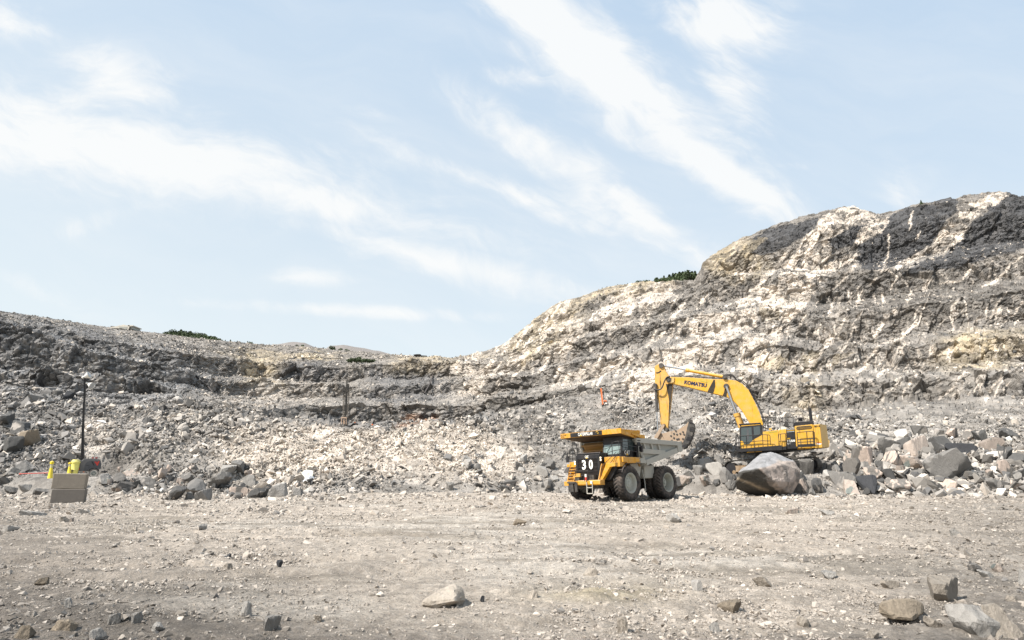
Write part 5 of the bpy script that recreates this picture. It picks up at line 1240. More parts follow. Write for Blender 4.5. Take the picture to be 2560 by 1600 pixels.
for k in range(6): MB().cyl((.12 * math.cos(k), -.11, .12 * math.sin(k)), (.12 * math.cos(k), -.09, .12 * math.sin(k)), .035, seg=8).build("rim_hole", M_BLK, wh)
MB().box(*(lambda p: (p.x - .06, p.x + .06, -.03, 0, p.z - .03, p.z + .04))(Tq(1100, 605, -.03))).build("reflector", M_ORANGE, tower)
mb = MB(); b0 = Tq(1068, 590, .3)
secs = [((1065, 300), (1072, -560), .10), ((1072, -560), (1085, -1050), .075), ((1085, -1050), (1122, -1480), .055), ((1122, -1480), (1140, -1760), .045)]
for (p, q, w_) in (((1066, 560), (1072, 20), .12), ((1070, 40), (1084, -560), .095), ((1084, -540), (1104, -1120), .075), ((1104, -1100), (1128, -1790), .055)):
    A = Tq(*p, .3); B = Tq(*q, .3); mb.loft([(A.x - w_, .3 - w_, A.z), (A.x + w_, .3 - w_, A.z), (A.x + w_, .3 + w_, A.z), (A.x - w_, .3 + w_, A.z)], [(B.x - w_, .3 - w_, B.z), (B.x + w_, .3 - w_, B.z), (B.x + w_, .3 + w_, B.z), (B.x - w_, .3 + w_, B.z)])
mb.curve([tuple(Tq(1094, 240, .15)), tuple(Tq(1104, -300, .12)), tuple(Tq(1118, -900, .15)), tuple(Tq(1146, -1400, .1)), tuple(Tq(1150, -1700, .2))], .035)
mast = mb.build("mast", M_BLK, tower)
mb = MB(); tprism(mb, [(1020, 20), (1036, 20), (1036, 60), (1020, 60)], .2, .3); tprism(mb, [(1020, 90), (1036, 90), (1036, 130), (1020, 130)], .2, .3); tprism(mb, [(1040, 200), (1056, 200), (1052, 300), (1030, 300)], .2, .3); mb.build("mast_sticker", M_LAMP, mast)
mb = MB()
A = Tq(1128, -1740, .3); mb.tube([(A.x - .1, -.45, A.z), (A.x + .1, 1.0, A.z)], .04).tube([(A.x + .05, .3, A.z - .9), (A.x + .45, .3, A.z - .6)], .05).tube([(A.x, .3, A.z), (A.x + .3, .3, A.z - .25)], .06)
mb.build("lamp_bar", M_BLK, mast)
M_REFL = paint("lamp_shade_white", (.72, .70, .64), dust=.1, rough=.3)
for (cx_, cy_, d_, dv) in ((1128, -1798, -.35, (.75, -.35, .45)), (1145, -1790, .9, (.75, .2, .45)), (1225, -1615, -.3, (.62, -.5, -.35)), (1240, -1600, .9, (.6, .2, -.35))):
    c0 = Tq(cx_, cy_, d_); dv = Vector(dv).normalized(); c0 = Vector((c0.x, d_, c0.z))
    h = MB().cyl(c0 - dv * .05, c0 + dv * .36, .09, .29, seg=20).cyl(c0 - dv * .22, c0 - dv * .04, .09, .09, seg=12).build("floodlight", M_REFL, mast, smooth_sh=True)
    MB().cyl(c0 + dv * .362, c0 + dv * .375, .27, seg=20).build("lens", paint("lens_glass", (.35, .36, .36), dust=0, rough=.1), h)
# yellow drum and delineator posts
def drum():
    o = empty("spill_drum"); a = Tq(905, 600, -.1); w_ = _tw.inverted() @ Vector((a.x, -.1, a.z)); g = pick(190, 1190)
    zb = P(190, 1188, 55.6); o.location = (w_.x, w_.y - .2, zb.z)
    tag(o, "yellow plastic drum with a screw lid beside the light tower", "drum")
    r = .30; H = P(190, 1148, 55.6).z - zb.z
    MB().lathe([(0, r * .82), (.3 * H, r * .90), (.33 * H, r * .96), (.36 * H, r * .92), (.72 * H, r), (.76 * H, r * 1.02)], seg=28, axis='Z').build("body", M_LEMON, o, smooth_sh=True)
    MB().lathe([(.76 * H, r * 1.10), (.84 * H, r * 1.12), (.85 * H, r * 1.02), (.94 * H, r * .9), (.97 * H, r * .82), (.98 * H, .02)], seg=28, axis='Z').build("lid", M_LEMON, o, smooth_sh=True)
    MB().tube([(-.02, -r * .98, .05), (-.02, -r * 1.0, .36 * H)], .035).box(-.10, .08, -r * 1.1, -r * .96, .25 * H, .31 * H).build("lid_strap", M_BLK, o)
drum()
def post(pxb, pyb, pxt, pyt, Y, label):
    b = P(pxb, pyb, Y); t = P(pxt, pyt, Y); H = (t - b).length; d = (t - b).normalized()
    o = empty("delineator_post", tuple(b)); o.rotation_euler = d.to_track_quat('Z', 'Y').to_euler()
    tag(o, label, "delineator post", "yellow delineator posts")
    MB().lathe([(0, .155), (.02 * H, .15), (.62 * H, .082), (.84 * H, .078), (.85 * H, .11), (.97 * H, .115), (H, .09)], seg=20, axis='Z').build("post", M_LIME, o, smooth_sh=True)
    for a in (.64, .75): MB().lathe([(a * H, .086), ((a + .06) * H, .085)], seg=20, axis='Z', caps=False).build("reflective_band", M_SILVER, o)
    MB().tube([(0, -.06, H), (0, 0, H * 1.03), (0, .06, H)], .014).build("loop", M_LIME, o)
post(125, 1196, 130.5, 1153.5, 43, "yellow delineator post with two silver bands standing left of the concrete blocks")
post(173, 1183, 175.5, 1156, 52, "yellow striped delineator post half hidden between the blocks and the drum")
hp = [pick(50, 1184) + Vector((0, 0, .12)), P(70, 1184, 52), P(95, 1184, 51.5), P(124, 1182, 51)]
y0 = hp[0].y
mb = MB().cyl(tuple(P(50, 1184.5, 49)), tuple(P(126, 1182, 49)), .032).cyl(tuple(P(49, 1184.5, 49)), tuple(P(52, 1185, 49)), .06)
tag(mb.build("barrier_pole", M_RED, None), "thin red pole lying level over the rubble at the far left", "pole")
# ------------------------------------------------------------------ drill rig on the bench behind the muck pile
DA = math.atan2(P(868, 1000, 86).x, 86.0); dr_o = P(868, 1076, 86)
rig = empty("drill_rig", tuple(dr_o), -DA); tag(rig, "tall grey drill rig with twin mast rails on the bench above the pale pile", "drill rig")
_dw = (Matrix.Translation(dr_o) @ Matrix.Rotation(-DA, 4, 'Z')).inverted()
def Dq(cx, cy, d=0.): return plane_pt(_dw, 820 + cx / 8.067, 920 + cy / 8.067, d)
def dprism(mb, pts, d0, d1):
    q = [Dq(a, b, d0) for a, b in pts]; return mb.loft([(p.x, d0, p.z) for p in q], [(p.x, d1, p.z) for p in q])
M_RIGP = paint("rig_pale_steel", (.11, .095, .08), dust=.3, rough=.6); M_RIGD = paint("rig_dark_steel", (.025, .023, .021), dust=.12, rough=.6)
mb = MB(); dprism(mb, [(300, 470), (318, 470), (315, 1000), (295, 1000)], 0, .12); dprism(mb, [(386, 1000), (404, 1000), (424, 470), (412, 470)], 0, .12); ml = mb.build("mast", M_RIGP, rig)
mb = MB(); dprism(mb, [(375, 205), (396, 205), (392, 900), (360, 980), (345, 980), (352, 480)], .05, .3); dprism(mb, [(396, 320), (428, 320), (432, 560), (398, 560)], .0, .3); mb.build("feed_beam", M_RIGD, rig)
mb = MB(); dprism(mb, [(325, 480), (334, 480), (330, 1120), (318, 1120)], .1, .2); dprism(mb, [(345, 470), (349, 470), (345, 1120), (338, 1120)], .0, .08); mb.build("drill_rod", M_RIGP, rig)
mb = MB(); dprism(mb, [(300, 430), (330, 405), (352, 430), (345, 480), (330, 530), (312, 560), (300, 500)], .0, .3); dprism(mb, [(300, 462), (430, 462), (430, 482), (300, 482)], .0, .25); mb.build("rotary_head", M_RIGD, rig)
mb = MB(); dprism(mb, [(260, 990), (375, 990), (375, 1012), (260, 1012)], -.1, .2); dprism(mb, [(262, 1012), (276, 1012), (280, 1140), (262, 1140)], -.1, .1); dprism(mb, [(362, 1012), (374, 1012), (372, 1140), (360, 1140)], -.1, .1); dprism(mb, [(300, 1030), (335, 1030), (335, 1130), (300, 1130)], 0, .1); mb.build("dust_hood", paint("rig_peach", (.55, .38, .27), dust=.2), rig)
mb = MB(); dprism(mb, [(258, 1135), (405, 1135), (410, 1240), (340, 1250), (262, 1215)], -.2, 1.8); dprism(mb, [(470, 1140), (560, 1130), (575, 1210), (455, 1215)], .6, 2.2); ch = mb.build("carrier", M_RIGD, rig)
mb = MB(); dprism(mb, [(520, 1100), (548, 1080), (572, 1110), (566, 1215), (540, 1215), (545, 1140)], .5, .7); mb.build("boom_arm", M_ORANGE, rig)
mb = MB(); dprism(mb, [(292, 1190), (326, 1190), (330, 1242), (296, 1246)], -.25, -.2); mb.build("end_cap", paint("rig_red", (.55, .16, .11), dust=.2), rig)
mb = MB(); dprism(mb, [(425, 860), (432, 858), (490, 1110), (478, 1115)], .3, .4); dprism(mb, [(418, 540), (424, 540), (432, 1000), (426, 1000)], .25, .3); mb.build("hydraulic_hose", M_RIGD, rig)
# orange rails on the bench edge
def barrier(a, b, legs, Y, label, gap=1.0):
    A = P(*a, Y); B = P(*b, Y); o = empty("barrier", tuple(A)); tag(o, label, "barrier", "orange barriers on the bench")
    MB().cyl((0, 0, 0), tuple(B - A), .07).build("rail", M_ORANGE, o)
    for l in legs:
        q = A.lerp(B, l) - A; MB().cyl(tuple(q + Vector((0, 0, .25))), tuple(q + Vector((0, 0, -gap))), .10).build("leg", M_ORANGE, o)
barrier((931, 1065), (958, 1066), (.0, .93), 84, "orange two legged barrier right of the drill rig")
barrier((1008, 1064.5), (1037, 1062.5), (.0,), 86, "red orange barrier rail farther right along the bench edge", .4)
# orange drill mast standing on the ledge in front of the pale face
OA = P(1508, 1014, 80); om = empty("rock_drill", tuple(OA)); tag(om, "orange drill mast with a small orange arm standing on rubble below the pale face", "rock drill")
def Oq(cx, cy): return P(1480 + cx / 18.9, 950 + cy / 18.9, 80) - OA
def oprism(mb, pts, t0=0, t1=.25):
    q = [Oq(a, b) for a, b in pts]; return mb.loft([(p.x, t0, p.z) for p in q], [(p.x, t1, p.z) for p in q])
mb = oprism(MB(), [(400, 390), (460, 380), (545, 1170), (490, 1190)]); mb.build("mast", M_ORANGE, om)
mb = oprism(MB(), [(510, 550), (570, 590), (585, 860), (560, 860), (555, 690), (520, 680)], .1, .3); oprism(mb, [(400, 340), (525, 430), (520, 445), (395, 360)]); oprism(mb, [(470, 1180), (580, 1100), (575, 1420), (545, 1420)]); oprism(mb, [(560, 1010), (700, 1020), (690, 1060), (570, 1080)]); mb.build("cradle", M_RIGD, om)
mb = oprism(MB(), [(560, 960), (640, 945), (700, 970), (705, 1015), (560, 1020)]); mb.build("arm", M_ORANGE, om)
# ------------------------------------------------------------------ far haul truck passing behind the rim
FY = 196; fo = P(315, 832, FY); ft_ = empty("haul_truck", tuple(fo)); tag(ft_, "small whitish dump truck half hidden behind the rim of the upper left slope", "dump truck")
def Fq(cx, cy): return P(270 + cx / 6.05, 790 + cy / 6.05, FY) - fo
def fprism(mb, pts, t0, t1):
    q = [Fq(a, b) for a, b in pts]; return mb.loft([(p.x, t0, p.z) for p in q], [(p.x, t1, p.z) for p in q])
M_FB = paint("far_body_pale", (.50, .47, .41), dust=.3, rough=.8)
fbod = fprism(MB(), [(105, 190), (180, 182), (240, 172), (395, 165), (375, 235), (250, 212), (110, 206)], -2.4, 2.4); fb_ = fbod.build("dump_body", M_FB, ft_)
fprism(MB(), [(370, 160), (445, 166), (445, 178), (395, 182), (368, 176)], -2.4, 2.4).build("canopy", M_FB, fb_)
fprism(MB(), [(235, 185), (360, 192), (350, 230), (245, 205)], -2.48, -2.4).build("side_rib", M_BODYD, fb_)
fprism(MB(), [(108, 175), (160, 178), (158, 190), (106, 190)], -2.3, 2.0).build("tail", M_RIGD, fb_)
fprism(MB(), [(180, 182), (210, 165), (250, 160), (285, 148), (330, 160), (350, 172), (300, 176)], -1.8, 1.8).build("rock_fill", M_FB, fb_)
fprism(MB(), [(398, 180), (430, 182), (432, 222), (398, 215)], -2.0, 2.0).build("cab", M_BODYD, ft_)
fprism(MB(), [(372, 215), (420, 218), (440, 245), (430, 330), (372, 330)], -2.2, 2.2).build("chassis", M_BLK, ft_)
for cx_ in (180, 400):
    c = Fq(cx_, 290); MB().cyl((c.x, -2.3, c.z), (c.x, 2.3, c.z), 1.3, seg=20).build("wheel", M_TYRE, ft_)
# shed on the rim
HY = 215; ho = P(1052, 895, HY); sh = empty("shed", tuple(ho)); tag(sh, "small dark flat roofed shed on the skyline in the middle", "shed")
def Hq(cx, cy): return P(1020 + cx / 30.2, 860 + cy / 30.2, HY) - ho
def hprism(mb, pts, t0, t1):
    q = [Hq(a, b) for a, b in pts]; return mb.loft([(p.x, t0, p.z) for p in q], [(p.x, t1, p.z) for p in q])
hprism(MB(), [(430, 850), (700, 808), (980, 812), (985, 830), (600, 862)], -1.2, 2.5).build("roof", M_RIGD, sh)
hprism(MB(), [(560, 850), (960, 830), (960, 1250), (570, 1250)], -.8, 2.2).build("wall", M_RIGD, sh)
hprism(MB(), [(1000, 885), (1430, 905), (1430, 935), (1000, 925)], -.8, 2.2).build("side_roof", M_RIGD, sh)
hprism(MB(), [(1040, 925), (1400, 935), (1400, 1250), (1040, 1250)], -.6, 2.0).build("side_wall", M_BODYD, sh)
# hoses and cables lying on the slopes
def cable(pts, r, label):
    q = [pick(a, b) + Vector((0, -.25, .15)) for a, b in pts]
    o = MB().curve([tuple(v) for v in q], r, n=30, seg=6).build("hose", M_BLK, None, smooth_sh=True); tag(o, label, "hose", "black hoses down the faces")
cable([(1110, 902), (1092, 915), (1082, 940), (1074, 960), (1062, 985)], .16, "black hose running down the notch below the skyline shed")
cable([(277, 833), (290, 850), (296, 868), (302, 880)], .13, "short black hose under the far dump truck")
cable([(492, 942), (505, 958), (520, 968), (536, 979)], .12, "black hose trailing over the gravel right of the dark cliff")
# ------------------------------------------------------------------ vegetation
M_LEAF = None
def leaf_mat(nm, c):
    m, N, L, B = new_mat(nm); B.inputs['Roughness'].default_value = .7; B.inputs['Specular IOR Level'].default_value = .2
    oi = N.new('ShaderNodeObjectInfo'); g = N.new('ShaderNodeNewGeometry'); n = N.new('ShaderNodeTexNoise'); n.inputs['Scale'].default_value = 1.3
    tc = N.new('ShaderNodeTexCoord'); L.new(tc.outputs['Object'], n.inputs['Vector'])
    a = N.new('ShaderNodeMath'); a.operation = 'MULTIPLY_ADD'; a.inputs[1].default_value = .7; L.new(oi.outputs['Random'], a.inputs[0]); L.new(n.outputs['Fac'], a.inputs[2])
    mr = N.new('ShaderNodeMapRange'); mr.inputs[1].default_value = .3; mr.inputs[2].default_value = 1.3; mr.inputs[3].default_value = .65; mr.inputs[4].default_value = 1.5; L.new(a.outputs[0], mr.inputs[0])
    v = N.new('ShaderNodeVectorMath'); v.operation = 'SCALE'; v.inputs[0].default_value = c; L.new(mr.outputs[0], v.inputs['Scale']); L.new(v.outputs[0], B.inputs['Base Color'])
    return m
M_LEAF = leaf_mat("foliage_green", (.070, .092, .046)); M_BARK = paint("bark", (.10, .075, .055), dust=.2, rough=.9)
def crown_mesh(seed, kind):
    rs = np.random.RandomState(seed); n = 620; 
    if kind == 'pine':
        h = rs.rand(n) ** .8; rad = (1 - h) * .30 * (.75 + .35 * np.sin(h * 34 + seed)) + .02
        a = rs.rand(n) * 6.283; rr = rad * rs.uniform(.55, 1.08, n); c = np.stack([rr * np.cos(a), rr * np.sin(a), .14 + h * .86], 1); s = .035 + .03 * (1 - h)
    else:
        nb = 9; bc = np.stack([rs.uniform(-.28, .28, nb), rs.uniform(-.28, .28, nb), rs.uniform(.38, .85, nb)], 1); br = rs.uniform(.13, .22, nb)
        i = rs.randint(0, nb, n); d = rs.normal(size=(n, 3)); d /= np.linalg.norm(d, axis=1, keepdims=True)
        c = bc[i] + d * (br[i] * rs.uniform(.7, 1.1, n))[:, None]; s = rs.uniform(.035, .06, n)
    V = []; Fc = []
    e1 = rs.normal(size=(n, 3)); e1 /= np.linalg.norm(e1, axis=1, keepdims=True); e2 = np.cross(e1, rs.normal(size=(n, 3))); e2 /= np.linalg.norm(e2, axis=1, keepdims=True)
    s = s[:, None]; q = [c + e1 * s, c + e2 * s, c - e1 * s, c - e2 * s]
    V = np.stack(q, 1).reshape(-1, 3); Fc = np.arange(4 * n).reshape(n, 4)
    me = bpy.data.meshes.new("crown"); me.from_pydata(V.tolist(), [], Fc.tolist()); me.materials.append(M_LEAF); return me
CR = {'pine': [crown_mesh(s, 'pine') for s in (1, 2)], 'leafy': [crown_mesh(s, 'leafy') for s in (3, 4, 5)]}
def trunk_mesh(kind):
    mb = MB().cyl((0, 0, -.25), (0, 0, .5), .028, .018, seg=8).cyl((0, 0, .5), (.01, 0, .9), .018, .006, seg=8)
    for k in range(5): a = k * 1.4; mb.cyl((0, 0, .28 + k * .1), (.2 * math.cos(a), .2 * math.sin(a), .42 + k * .1), .009, .004, seg=5)
    o = mb.build("trunk", M_BARK, None); me = o.data; bpy.data.objects.remove(o); return me
TRK = trunk_mesh('x')
ordn = ["first", "second", "third", "fourth", "fifth", "sixth", "seventh", "eighth", "ninth", "tenth", "eleventh", "twelfth", "thirteenth", "fourteenth", "fifteenth", "sixteenth", "seventeenth", "eighteenth", "nineteenth", "twentieth"] + ["twenty-" + q for q in ("first", "second", "third", "fourth", "fifth", "sixth", "seventh", "eighth", "ninth")] + ["thirtieth"] + ["thirty-" + q for q in ("first", "second", "third", "fourth", "fifth", "sixth", "seventh", "eighth", "ninth")] + ["fortieth"]
def plant_tree(px, ptop, pbase, Y, kind, name, label, cat, group, wid=1.0):
    t = P(px, ptop, Y); b = P(px, pbase, Y); H = t.z - b.z
    o = empty(name, tuple(b), random.uniform(0, 6.28)); tag(o, label, cat, group)
    cr = bpy.data.objects.new("crown", random.choice(CR[kind])); COL.objects.link(cr); cr.parent = o; cr.scale = (H * wid, H * wid, H)
    tk = bpy.data.objects.new("trunk", TRK); COL.objects.link(tk); tk.parent = o; tk.scale = (H, H, H)
def row(xs, tops, bases, Y, kinds, name, lab, cat, group, wid=1.0):
    xs = sorted(xs)
    for i, x in enumerate(xs):
        tp = np.interp(x, *tops) + random.uniform(-1, 2.2); bs = np.interp(x, *bases); k = random.choice(kinds)
        plant_tree(x, tp, bs, Y + random.uniform(-5, 8), k, name, lab % ordn[i], cat, group, wid * random.uniform(.85, 1.2))
random.seed(21)
def line(x0, x1, n): return [x0 + (x1 - x0) * (i + .5) / n + random.uniform(-1.5, 1.5) for i in range(n)]
row(line(402, 552, 24), ([398, 430, 450, 480, 520, 545, 556], [838, 826, 824, 828, 836, 846, 852]), ([400, 560], [856, 866]), 232, ['leafy', 'leafy', 'pine'], "leafy_tree", "dark green tree in the left skyline grove, %s from the left", "tree", "trees of the left skyline grove", 1.15)
row(line(405, 545, 14), ([398, 430, 450, 480, 520, 545, 556], [842, 832, 831, 836, 843, 850, 854]), ([400, 560], [862, 872]), 222, ['leafy'], "leafy_tree", "low dark tree at the front foot of the left skyline grove, %s from the left", "tree", "trees of the left skyline grove", 1.25)
row([562, 575, 592, 618, 627], ([560, 630], [848, 852]), ([560, 630], [864, 868]), 222, ['pine', 'leafy'], "shrub", "small shrub on the skyline right of the left grove, %s from the left", "shrub", "shrubs right of the grove")
row(line(1640, 1745, 13), ([1630, 1660, 1690, 1720, 1750], [697, 690, 681, 679, 674]), ([1630, 1750], [724, 716]), 186, ['leafy', 'pine'], "leafy_tree", "dark green tree above the notch in the right hill, %s from the left", "tree", "trees on the right hill", 1.2)
row(line(1592, 1640, 5), ([1590, 1640], [703, 696]), ([1590, 1640], [722, 718]), 186, ['leafy'], "shrub", "low green shrub on the right hill crest left of its trees, %s from the left", "shrub", "shrubs on the right hill crest")
row(line(1500, 1588, 7), ([1490, 1590], [721, 703]), ([1490, 1590], [730, 714]), 186, ['pine'], "sapling", "tiny thin sapling on the sloping crest of the right hill, %s from the left", "sapling", "saplings on the right crest", .7)
row(line(868, 930, 9), ([860, 890, 930], [899, 893, 897]), ([860, 930], [909, 911]), 160, ['leafy'], "shrub", "green shrub on the ledge above the middle cliffs, %s from the left", "shrub", "shrubs above the middle cliffs", 1.5)
row([828, 836, 851, 868], ([825, 870], [863, 872]), ([825, 870], [880, 884]), 225, ['leafy', 'pine'], "shrub", "small bush in front of the right waste mound, %s from the left", "shrub", "bushes before the mounds")
row([743, 756], ([740, 760], [860, 861]), ([740, 760], [871, 872]), 222, ['leafy'], "shrub", "small bush in front of the left waste mound, %s from the left", "shrub", "bushes before the mounds")
plant_tree(2304, 500, 514, 160, 'pine', "sapling", "single thin sapling on the dark crest at upper right", "sapling", None)
# ------------------------------------------------------------------ individual rocks
def rock_template(seed, npl=13, sub=4, flat=.75):
    rs = np.random.RandomState(seed)
    bm = bmesh.new(); bmesh.ops.create_icosphere(bm, subdivisions=sub, radius=1)
    D = np.array([v.co[:] for v in bm.verts]); D /= np.linalg.norm(D, axis=1, keepdims=True)
    Nn = rs.normal(size=(npl, 3)); Nn /= np.linalg.norm(Nn, axis=1, keepdims=True)
    Nn = np.concatenate([Nn, [[0, 0, -1], [0, 0, 1.]]]); dd = np.concatenate([rs.uniform(.5, 1.0, npl), [.6, rs.uniform(.6, .9)]])
    q = D @ Nn.T; r = np.where(q > .05, dd[None] / np.maximum(q, .05), 9).min(1); r = np.minimum(r, 1.7)
    V = D * r[:, None]
    V = V + D * (.022 * fbm(V * 2.6 + seed, 3, seed) + .012 * fbm(V * 9 + seed, 2, seed + 3))[:, None]
    d1, e1, c1 = facet(V * 2.3 + seed * 3.1, seed + 9); V = V + D * (d1 * .035)[:, None]
    V[:, 2] *= flat; V[:, 2] -= V[:, 2].min()
    w = V[:, :2].max(0) - V[:, :2].min(0); V[:, :2] -= (V[:, :2].max(0) + V[:, :2].min(0)) / 2; V /= max(w) / 2   # half-width 1
    for v, c in zip(bm.verts, V): v.co = c
    me = bpy.data.meshes.new("boulder"); bm.to_mesh(me); bm.free()
    for p in me.polygons: p.use_smooth = True
    me.set_sharp_from_angle(angle=R(22))
    me.materials.append(MAT_CHIP); hgt = float(V[:, 2].max())
    return me, hgt
RT = [rock_template(100 + i, npl=random.Random(i).randint(7, 10), flat=random.Random(i + 50).uniform(.6, .95)) for i in range(16)]
def bmat(nm, base, spots=None): return rock_mat(nm, bscale=3.5, bstr=.75, bdist=.10, cvar=.30, vor=2.2, grain=26, random_obj=True, base=base, spots=spots)
BM = {'g': bmat("boulder_grey", (.165, .155, .143), ((.33, .30, .27), .9, .60)), 'l': bmat("boulder_light", (.30, .28, .255)), 'c': bmat("boulder_pink", (.36, .30, .255), ((.17, .185, .17), 1.1, .58)),
      'd': bmat("boulder_dark", (.08, .077, .073), ((.30, .27, .24), 1.0, .62)), 'k': bmat("boulder_black", (.055, .056, .06)), 'm': bmat("boulder_mixed", (.14, .128, .115), ((.42, .34, .285), .8, .52)),
      't': bmat("boulder_dusty", (.345, .30, .25)), 'b': bmat("boulder_brown", (.22, .18, .135))}
CW = {'g': 'grey', 'l': 'pale grey', 'c': 'pinkish', 'd': 'dark grey', 'k': 'blackish', 'm': 'mottled', 't': 'dusty beige', 'b': 'brown'}
zones = {}
rr_ = random.Random(99)
def put_rock(px, py, wpx, hpx, c, zone, sink=.12, name="boulder"):
    """py = middle of the rock in the picture"""
    g = pick(px, py + hpx * .42); Y = g.y
    w = wpx / F * Y; h = hpx / F * Y; me, hh = rr_.choice(RT)
    o = bpy.data.objects.new(name, me); COL.objects.link(o)
    sx = w / 2; sz = h / hh / (1 - sink) * 1.0
    o.scale = (sx, sx * rr_.uniform(.75, 1.0), max(sz, sx * .35))
    o.rotation_euler = (rr_.uniform(-.3, .3), rr_.uniform(-.3, .3), rr_.uniform(0, 6.28))
    o.location = (g.x, g.y + sx * .35, g.z - sink * h)
    o.material_slots[0].link = 'OBJECT'; o.material_slots[0].material = BM[c]
    zones.setdefault(zone, []).append((o, px, py, wpx, c))
    return o
heap = [(800,365,130,110,'g'), (920,350,170,90,'g'), (955,420,110,70,'l'), (1010,385,60,80,'g'), (870,505,110,95,'d'), (760,510,140,110,'m'), (740,430,90,90,'d'), (1110,300,125,110,'c'), (1140,365,150,110,'m'), (1040,470,180,120,'g'), (1140,520,150,110,'c'),
 (1290,500,200,130,'k'), (1220,290,190,150,'m'), (1230,375,60,100,'g'), (1310,405,140,90,'m'), (1400,220,150,130,'g'), (1420,310,180,140,'m'), (1580,340,190,110,'c'), (1500,395,90,80,'c'), (1430,430,120,100,'d'), (1480,510,160,100,'m'), (1640,495,110,70,'c'),
 (1640,210,170,160,'c'), (1550,200,110,110,'d'), (1820,190,210,110,'d'), (1725,245,120,60,'k'), (1725,330,120,130,'g'), (1640,420,150,70,'g'), (1950,375,350,210,'g'), (1960,230,190,90,'k'), (1890,505,140,80,'m'), (1750,500,120,70,'d'), (2200,200,180,90,'c'),
 (2110,130,120,90,'d'), (1895,100,110,80,'m'), (1640,85,130,70,'g'), (2180,420,100,70,'m'), (2250,500,180,70,'g'), (2360,500,120,60,'m'), (2370,300,140,90,'d'), (2310,370,130,110,'m'), (2280,260,90,110,'d'), (2340,100,170,80,'d'), (2010,120,100,80,'m'),
 (1780,100,90,60,'g'), (2160,310,110,80,'m'), (2400,420,100,90,'d'), (2080,440,140,60,'g')]
Z1 = "heap at right"
for (a, b, w, h, c) in heap: put_rock(1760 + a / 3.025, 1050 + b / 3.025, w / 3.025, h / 3.025, c, Z1)
for q in range(52):
    x = rr_.uniform(1985, 2570); y = rr_.uniform(1112, 1238); w = rr_.uniform(14, 32)
    put_rock(x, y, w, w * rr_.uniform(.55, .8), rr_.choice('gggmddlg'), Z1)
Z2 = "left rubble heap"
for (x, y, w, h, c) in ((560,1186,60,34,'l'),(590,1172,46,30,'g'),(548,1205,70,34,'g'),(470,1228,90,36,'g'),(430,1236,50,34,'d'),(690,1230,70,30,'l'),(400,1188,44,24,'c'),(360,1210,52,26,'g'),(306,1222,60,28,'m'),(510,1240,46,26,'g'),(640,1236,50,24,'d'),(620,1204,46,26,'l'),(290,1196,40,20,'g'),(325,1180,50,18,'c'),(262,1196,44,20,'l'),(455,1196,46,24,'g'),(590,1232,44,24,'m'),(745,1232,40,18,'g')):
    put_rock(x, y, w, h, c, Z2)
for q in range(44):
    x = rr_.gauss(520, 140); y = rr_.uniform(1165, 1246) if 300 < x < 680 else rr_.uniform(1200, 1246); x = min(max(x, 250), 830); w = rr_.uniform(13, 30)
    put_rock(x, y, w, w * rr_.uniform(.5, .75), rr_.choice('gggldcm'), Z2)
Z3 = "left of giant boulder"
for (x, y, w, h, c) in ((1790,1175,40,30,'l'),(1815,1190,46,34,'g'),(1765,1163,52,28,'l'),(1730,1188,30,20,'g'),(1770,1205,34,22,'c'),(1840,1165,34,24,'l'),(1800,1150,40,18,'g'),(1702,1207,44,22,'d'),(1725,1222,40,20,'c'),(1745,1178,34,22,'l'),(1830,1212,30,20,'g'),(1690,1228,30,14,'l')):
    put_rock(x, y, w, h, c, Z3)
for q in range(16):
    w = rr_.uniform(12, 24); put_rock(rr_.uniform(1700, 1845), rr_.uniform(1140, 1228), w, w * .65, rr_.choice('gglcd'), Z3)
Z4 = "left of haul truck"
for q in range(22):
    w = rr_.uniform(16, 38); put_rock(rr_.uniform(1120, 1400), rr_.uniform(1130, 1226), w, w * rr_.uniform(.5, .8), rr_.choice('gglldm'), Z4)
Z5 = "far left slope"
for (x, y, w, h, c) in ((40,1075,70,34,'d'),(20,1115,60,40,'d'),(70,1100,60,34,'b'),(60,1165,50,24,'g'),(20,1180,40,24,'l'),(10,1050,50,26,'d'),(165,990,26,20,'k'),(140,985,22,16,'g'),(185,985,30,18,'d'),(60,1225,44,18,'l'),(95,1232,40,16,'g'),(20,1228,40,16,'g')):
    put_rock(x, y, w, h, c, Z5)
Z6 = "open floor"
for (x, y, w, h, c) in ((2375,1486,88,40,'t'),(2532,1572,80,56,'t'),(2449,1572,104,52,'l'),(1740,1467,36,16,'l'),(1687,1298,36,15,'l'),(698,1425,14,13,'k'),(502,1320,30,10,'l'),(613,1530,28,24,'l'),(677,1566,40,24,'l'),(565,1418,28,9,'t'),(159,1301,26,10,'t'),(180,1302,16,8,'c'),(793,1549,24,12,'t'),(1206,1499,14,9,'k'),(568,1391,12,8,'k'),
    (1915,1462,46,16,'t'),(2075,1440,36,10,'l'),(1830,1520,50,16,'b'),(1560,1570,34,24,'t'),(1790,1572,30,14,'l'),(2300,1545,36,18,'l'),(2340,1565,50,18,'t'),(2445,1426,26,14,'g'),(2500,1425,30,12,'c'),(2470,1440,40,12,'l'),(2560,1450,26,26,'l'),(2010,1560,34,18,'t'),(2180,1590,40,18,'t'),(2395,1328,26,12,'l'),(1300,1308,38,10,'b'),(1480,1435,42,14,'t'),
    (150,1570,54,22,'b'),(50,1588,46,20,'b'),(340,1545,30,16,'l'),(280,1550,34,16,'l'),(100,1458,40,10,'b'),(170,1515,24,18,'l'),(1985,1282,34,10,'c'),(2070,1282,34,8,'l'),(2230,1465,40,12,'t'),(1330,1492,26,16,'t'),(240,1592,44,18,'l'),(385,1575,44,14,'l'),(20,1325,50,10,'l'),(75,1285,60,12,'l'),(2540,1500,40,12,'t')):
    put_rock(x, y, w, h, c, Z6, sink=.42)
